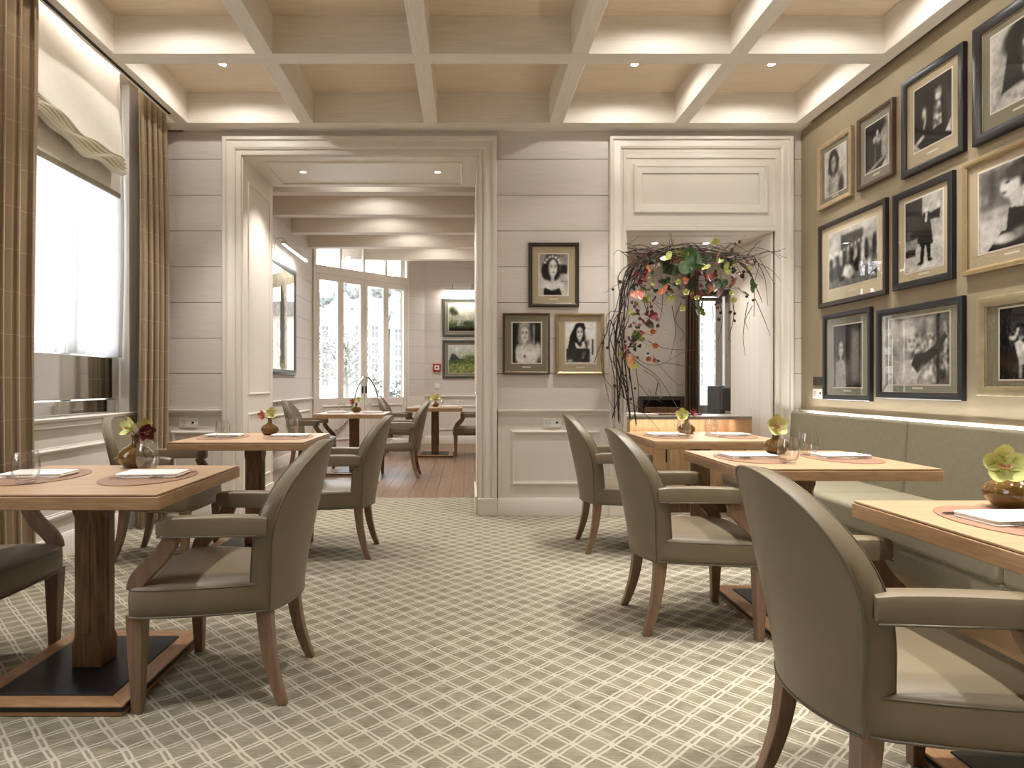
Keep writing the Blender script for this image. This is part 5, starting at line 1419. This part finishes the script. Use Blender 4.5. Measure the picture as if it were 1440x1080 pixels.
def heart_leaf(name, mat):
    """cupped heart-shaped anthurium spathe, base at the origin, tip along -z"""
    n = 22
    rings = []
    def outline(k):
        t_ = 2 * PI * k / n
        x = 0.5 * math.sin(t_) ** 3 * 1.05
        z = (13 * math.cos(t_) - 5 * math.cos(2 * t_) - 2 * math.cos(3 * t_) - math.cos(4 * t_)) / 32
        return x, z - 0.30
    vs = [(0, 0.0, -0.1)]
    for s in (0.35, 0.7, 1.0):
        for k in range(n):
            x, z = outline(k)
            xx, zz = x * s, -0.1 + (z + 0.1) * s
            vs.append((xx, -0.22 * (xx * xx + zz * zz) + 0.02 * math.cos(6 * PI * k / n) * s, zz))
    fs = [(0, 1 + k, 1 + (k + 1) % n) for k in range(n)]
    for r in range(2):
        for k in range(n):
            a = 1 + r * n + k; b = 1 + r * n + (k + 1) % n
            fs.append((a, b, b + n, a + n))
    me = G().add(vs, fs).mesh(name, True)
    me.materials.append(mat)
    return me
HL = {'orange': heart_leaf('anthurium', M('orange_anthurium', (140, 66, 46), 0.32, rgb2=(178, 106, 70), scale=7)),
      'peach': heart_leaf('anthurium', M('peach_anthurium', (176, 104, 80), 0.32, rgb2=(180, 150, 84), scale=6)),
      'green': heart_leaf('leaf', M('deep_green_leaf', (38, 60, 32), 0.3, rgb2=(66, 92, 46), scale=8)),
      'dark': heart_leaf('leaf', M('dark_green_leaf', (34, 48, 32), 0.34, rgb2=(58, 72, 44), scale=8)),
      'lime': heart_leaf('anthurium', M('lime_anthurium', (116, 124, 48), 0.34, rgb2=(158, 160, 76), scale=7)),
      'red': heart_leaf('anthurium', M('dark_red_anthurium', (82, 26, 32), 0.34, rgb2=(122, 46, 46), scale=8)),
      'brown': heart_leaf('leaf', M('plum_leaf', (56, 38, 40), 0.45, rgb2=(92, 60, 54), scale=9))}
def heart(c, x, y, px, dy=0.0, rot=0.0, tilt=0.0, yaw=0.0):
    o = bpy.data.objects.new('leaf' if c in ('green', 'dark', 'brown') else 'anthurium', HL[c]); COL.objects.link(o); o.parent = arch
    o.location = ap(x, y - px * 0.2, dy); o.scale = [px * ARY / FPX] * 3
    o.rotation_euler = (tilt, rot, yaw)
HEARTS = [('lime', 949, 357, 30, -.08, .6), ('lime', 935, 362, 20, -.06, -.8), ('lime', 962, 356, 18, -.05, .2), ('green', 960, 372, 42, -.06, -.9), ('dark', 948, 376, 36, -.03, .8), ('green', 976, 380, 34, -.08, -1.0), ('dark', 990, 362, 24, 0, .3), ('green', 985, 368, 22, -.04, .7),
          ('lime', 993, 375, 16, -.1, 0), ('orange', 894, 414, 24, -.1, .15), ('lime', 909, 420, 17, -.08, -.2), ('orange', 932, 409, 18, -.08, -.4), ('lime', 945, 417, 14, -.08, 0.1), ('green', 978, 437, 24, -.1, 1.4), ('green', 986, 428, 18, -.1, -.3), ('lime', 991, 440, 12, -.1, 1.2),
          ('lime', 889, 441, 15, -.06, .2), ('peach', 1013, 356, 18, -.1, -.9), ('lime', 1007, 346, 12, -.09, 2.8), ('lime', 1025, 381, 20, -.1, 1.5), ('lime', 1014, 388, 14, -.09, .2), ('red', 995, 389, 18, -.08, .4), ('red', 1004, 384, 15, -.06, -.5), ('dark', 1002, 402, 22, -.08, -.5), ('green', 1015, 397, 20, -.1, .4), ('brown', 1009, 410, 20, -.11, .2),
          ('orange', 994, 409, 15, -.08, -1.0), ('green', 1055, 406, 22, -.08, -2.2), ('brown', 1043, 413, 24, -.04, .5), ('brown', 1030, 400, 18, -.03, -.6), ('dark', 975, 398, 18, -.05, .5), ('red', 978, 385, 16, -.07, -.9), ('peach', 886, 505, 28, -.1, -.1), ('lime', 894, 514, 15, -.07, .4), ('lime', 893, 470, 13, -.06, -.3), ('lime', 904, 476, 15, -.05, .9),
          ('red', 896, 457, 14, -.07, .3), ('dark', 944, 402, 22, -.02, .1), ('dark', 935, 395, 18, -.02, -.4), ('brown', 915, 372, 22, -.02, .8), ('brown', 930, 366, 20, -.01, -.7), ('brown', 904, 380, 16, 0, .2), ('dark', 1030, 366, 26, 0, 1.3), ('dark', 1018, 372, 18, -.02, -.9), ('dark', 897, 395, 16, 0, -.4)]
for c, x, y, s, dy, rot in HEARTS:
    heart(c, x, y, s * rb.uniform(0.85, 1.0), dy, rot + rb.uniform(-0.5, 0.5), rb.uniform(-0.9, 0.4), rb.uniform(-1.0, 1.0))
ru = random.Random(5)
def band(k):
    # points along the flowering part of the arch
    t_ = ru.random()
    if t_ < 0.35:
        v = ru.random(); return 884 + 30 * ru.random() + 10 * math.sin(v * 5), 380 + 130 * v
    v = ru.random(); return 890 + 165 * v, 362 + ru.random() * (30 + 30 * math.sin(PI * v)) 
for k in range(120):
    x, y = band(k)
    c = ru.choice(['brown', 'brown', 'dark', 'dark', 'red', 'red', 'green', 'lime', 'brown', 'orange'])
    heart(c, x, y, ru.uniform(6, 12), ru.uniform(-0.12, 0.03), ru.uniform(-2, 2), ru.uniform(-1.0, 0.5), ru.uniform(-1.2, 1.2))
for k in range(70):
    x, y = band(k); an = ru.uniform(0, PI); ln = ru.uniform(10, 26)
    pts = catmull([ap(x, y, 0), ap(x + ln * 0.5 * math.cos(an) + ru.uniform(-4, 4), y + ln * 0.5 * math.sin(an), ru.uniform(-0.1, 0.03)), ap(x + ln * math.cos(an), y + ln * math.sin(an), ru.uniform(-0.1, 0.03))], 4)
    ob('twig', G().tube(pts, [0.0024 * (1 - 0.5 * j / len(pts)) for j in range(len(pts))], 4), mBR if k % 2 else mTW, arch, smooth=True)
ORCH = [('purple', 904, 387, .55), ('purple', 900, 396, .5), ('purple', 908, 382, .5), ('lime', 960, 433, .62), ('lime', 965, 411, .65), ('lime', 954, 396, .55), ('lime', 980, 419, .5), ('rust', 917, 467, .62), ('rust', 921, 486, .6), ('rust', 912, 504, .55), ('rust', 920, 507, .5), ('cream', 911, 375, .35), ('cream', 926, 372, .35), ('cream', 912, 389, .3),
        ('purple', 896, 438, .45), ('purple', 915, 432, .4), ('purple', 892, 431, .4), ('purple', 909, 441, .4), ('purple', 923, 449, .42), ('purple', 911, 456, .42), ('purple', 925, 458, .38), ('purple', 900, 448, .36), ('purple', 888, 425, .36), ('lime', 1031, 422, .65), ('lime', 1028, 412, .5), ('purple', 985, 402, .4), ('purple', 999, 396, .42), ('purple', 1020, 395, .36),
        ('purple', 896, 503, .3), ('cream', 907, 522, .25), ('cream', 934, 465, .25), ('purple', 902, 467, .3), ('purple', 890, 474, .34), ('purple', 1009, 433, .34), ('purple', 1006, 428, .3), ('rust', 903, 468, .4), ('cream', 1010, 390, .3)]
for c, x, y, s in ORCH:
    orchid(arch, ap(x, y, rb.uniform(-0.14, -0.05)), (rb.uniform(-0.6, 0.6), -1, rb.uniform(-0.5, 0.4)), c, s)
bpy.context.view_layer.update()

# ================================================================== outside
mSTREET = M('pale_paving', (190, 188, 184), 0.8, var=0.05, scale=2)
struct('ground_outside', G().box(-140, 140, -60, 220, -0.7, -0.5), mSTREET)
mFAC = M('white_render', (232, 230, 226), 0.8, var=0.03, scale=0.6)
mFAC2 = M('pale_cream_render', (222, 216, 204), 0.8, var=0.03, scale=0.6)
mWIN = M('grey_window_glass', (96, 96, 98), 0.5)
mROOF = M('grey_roof', (112, 110, 110), 0.8, var=0.08, scale=2)
WINM = {}
def building(x, y, w, h, d, label, nx, nz, mat, rz=0):
    t = thing('town_house', label, 'building', (x, y, -0.5), rz, group='houses across the street')
    ob('facade', G().box(-w / 2, w / 2, 0, d, 0, h), mat, t)
    ob('roof', G().loft([[(-w / 2 - 0.4, -0.4, h), (-w / 2 - 0.4, d, h), (-w / 2 - 0.4, d / 2, h + 2.4)], [(w / 2 + 0.4, -0.4, h), (w / 2 + 0.4, d, h), (w / 2 + 0.4, d / 2, h + 2.4)]]), mROOF, t)
    sx, sz = w / nx, (h - 1.0) / nz
    for i in range(nx):
        for j in range(nz):
            cx, cz = -w / 2 + (i + 0.5) * sx, 0.9 + (j + 0.25) * sz
            wo = ob('window', G().rect_sweep(-0.42, 0.42, 0, 1.5, [(0, -0.02), (0, 0.05), (0.12, 0.05), (0.12, -0.02)]) if 'f' not in WINM else WINM['f'], mat if 'f' in WINM else mFAC, t, loc=(cx, 0, cz))
            WINM.setdefault('f', wo.data)
            pn = ob('pane', G().box(-0.42, 0.42, -0.012, 0.0, 0, 1.5) if 'p' not in WINM else WINM['p'], mWIN, wo)
            WINM.setdefault('p', pn.data)
            ob('glazing_bar', G().box(-0.03, 0.03, -0.03, -0.01, 0, 1.5).box(-0.42, 0.42, -0.03, -0.01, 0.9, 0.95) if 'b' not in WINM else WINM['b'], mFAC, wo)
            WINM.setdefault('b', bpy.data.objects[[c.name for c in wo.children if c.name.startswith('glazing_bar')][0]].data)
    return t
HOUSES = [(-62, 9.8, 'leftmost white house of the row, seen through the left window'), (-50.5, 10.6, 'white house second from the left end of the row'), (-39, 9.4, 'cream house third from the left end of the row'),
          (-27.5, 9.9, 'white house left of the view through the glazed doors'), (-16, 9.2, 'pale house in the first door panes, behind the street tree'), (-4.5, 8.7, 'white house in the right hand panes of the glazed doors'),
          (7, 9.5, 'cream house right of the glazed doors, behind the far wall'), (18.5, 10.4, 'white house left of the side room window'), (30, 9.8, 'tall white house in the side room window'), (41.5, 9.2, 'rightmost cream house of the row')]
for k, (hx_, hh_, lab_) in enumerate(HOUSES):
    building(hx_, 84, 10.6, hh_, 9, lab_, 5, 4, mFAC if k % 2 == 0 else mFAC2)
# wooded hill
g = G()
def hill(u, v):
    x = -75 + 130 * u; y = 96 + 60 * v
    z = -0.5 + (23 * math.exp(-((x + 20) / 24) ** 2)) * sm(min(1, v * 1.25))
    return (x, y, z)
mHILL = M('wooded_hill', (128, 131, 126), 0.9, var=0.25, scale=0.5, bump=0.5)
struct('ground_hill', G().grid(hill, 50, 18), mHILL, smooth=True)
blob = bpy.data.meshes.new('crown')
bm = bmesh.new(); bmesh.ops.create_icosphere(bm, subdivisions=3, radius=1.0)
for v_ in bm.verts:
    k = 1 + 0.22 * math.sin(5 * v_.co.x + 3 * v_.co.z) * math.sin(4 * v_.co.y) + rb.uniform(-0.10, 0.10)
    v_.co *= k
bm.to_mesh(blob); bm.free()
blob.materials.append(M('haze_painted_foliage', (124, 127, 122), 0.9, var=0.3, scale=2.5))  # distance haze is put into this light grey foliage colour
trunk = G().tube([(0, 0, -1.9), (0.04, 0, -0.6), (0, 0.03, 0.3)], [0.13, 0.09, 0.04], 6).mesh('trunk'); trunk.materials.append(mBR)
ORD = ['first', 'second', 'third', 'fourth', 'fifth', 'sixth', 'seventh', 'eighth', 'ninth']
SPOTS = [(i, j) for i in range(9) for j in range(6)]
for k, (i, j) in enumerate(SPOTS):
    u, v = 0.22 + 0.041 * i + rb.uniform(-0.003, 0.003) + 0.0205 * (j % 2), 0.16 + 0.15 * j + rb.uniform(-0.015, 0.015)
    x, y, z = hill(u, v)
    t = thing('hill_tree', 'haze-grey tree on the wooded hill, %s row upward, %s from the left' % (ORD[j], ORD[i]), 'tree', (x, y, z + 1.2), group='trees on the hill')
    s = rb.uniform(1.8, 2.2)
    for nm, me in (('crown', blob), ('trunk', trunk)):
        o = bpy.data.objects.new(nm, me); COL.objects.link(o); o.parent = t; o.scale = (s, s, s * rb.uniform(0.9, 1.3)); o.rotation_euler = (0, 0, rb.uniform(0, 6))
mTRK = M('grey_street_bark', (110, 106, 100), 0.85)
# a bare-ish street tree in front of the houses
st = thing('street_tree', 'thin leafed street tree standing between the glazed doors and the houses', 'tree', (-6.3, 34, -0.8))
ob('trunk', G().tube(catmull([(0, 0, 0), (0.1, 0, 1.4), (0.0, 0.1, 2.6), (0.15, 0, 4.2)], 4), [0.13 - 0.006 * k for k in range(13)], 8), mTRK, st, smooth=True)
for k in range(16):
    an = k * 2.4; zz = 1.8 + 0.13 * k; L_ = 1.9 - 0.05 * k
    ob('bough', G().tube(catmull([(0.05, 0, zz), (L_ * 0.5 * math.cos(an), L_ * 0.5 * math.sin(an), zz + 0.5), (L_ * math.cos(an), L_ * math.sin(an), zz + 0.75 + 0.3 * (k % 3))], 4), [0.05 - 0.0045 * q for q in range(9)], 5), mTRK, st, smooth=True)
g = G()
for k in range(1500):
    an = rb.uniform(0, 2 * PI); r = 2.1 * math.sqrt(rb.random()); z = rb.uniform(2.0, 4.9)
    if ((z - 3.4) / 1.6) ** 2 + (r / 2.2) ** 2 > 1: continue
    c = Vector((r * math.cos(an), r * math.sin(an), z)); a = Vector((rb.uniform(-1, 1), rb.uniform(-1, 1), rb.uniform(-1, 1))).normalized() * 0.10; b = a.orthogonal().normalized() * 0.06
    g.add([c - a, c + b, c + a, c - b], [(0, 1, 2, 3)])
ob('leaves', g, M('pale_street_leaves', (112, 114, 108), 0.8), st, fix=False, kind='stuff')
pl_ = thing('planter', 'dark planter box with a shrub just outside the glazed doors', 'planter', (-1.75, 15.5, -0.5))
ob('box', G().box(-0.4, 0.4, -0.25, 0.25, 0, 1.15), mSTEEL, pl_, bevel=0.01)
g = G()
for k in range(260):
    c = Vector((rb.uniform(-0.45, 0.45), rb.uniform(-0.25, 0.25), 1.15 + abs(rb.gauss(0, 0.3)))); a = Vector((rb.uniform(-1, 1), rb.uniform(-1, 1), rb.uniform(-1, 1))).normalized() * 0.06; b = a.orthogonal().normalized() * 0.03
    g.add([c - a, c + b, c + a, c - b], [(0, 1, 2, 3)])
ob('leaves', g, M('shrub_leaves', (84, 90, 78), 0.7), pl_, fix=False, kind='stuff')

dcx, dcy = (AX + BX2) / 2, (AY + BY2) / 2
portal((dcx - 0.25 * math.sin(da), dcy + 0.25 * math.cos(da), 2.1), (PI / 2, 0, da + PI), dlen, 2.9)
portal((1.15, YB + 0.2, 1.92), (PI / 2, 0, PI), 0.9, 2.1)
portal((3.22, YB + 0.2, 1.2), (PI / 2, 0, PI), 0.45, 2.2)
# lamps of the rooms beyond
for k, (x, y) in enumerate(((-1.15, 8.07), (-1.15, 9.07), (-0.9, 10.07), (-0.5, 11.1), (-1.15, 7.1))):
    downlight(x, y, 3.645, 'ceiling downlight in the far room, %s bay from the wide opening' % ('second', 'third', 'fourth', 'fifth', 'first')[k], 75, 100, 'far room downlights', spill=8)
for k, (x, y) in enumerate(((2.2, 7.5), (3.4, 7.6), (1.4, 7.6))):
    downlight(x, y, 3.645, 'ceiling downlight in the side room behind the floral arch, %s' % ('middle one', 'right hand one', 'left hand one')[k], 40, 105, 'side room downlights')
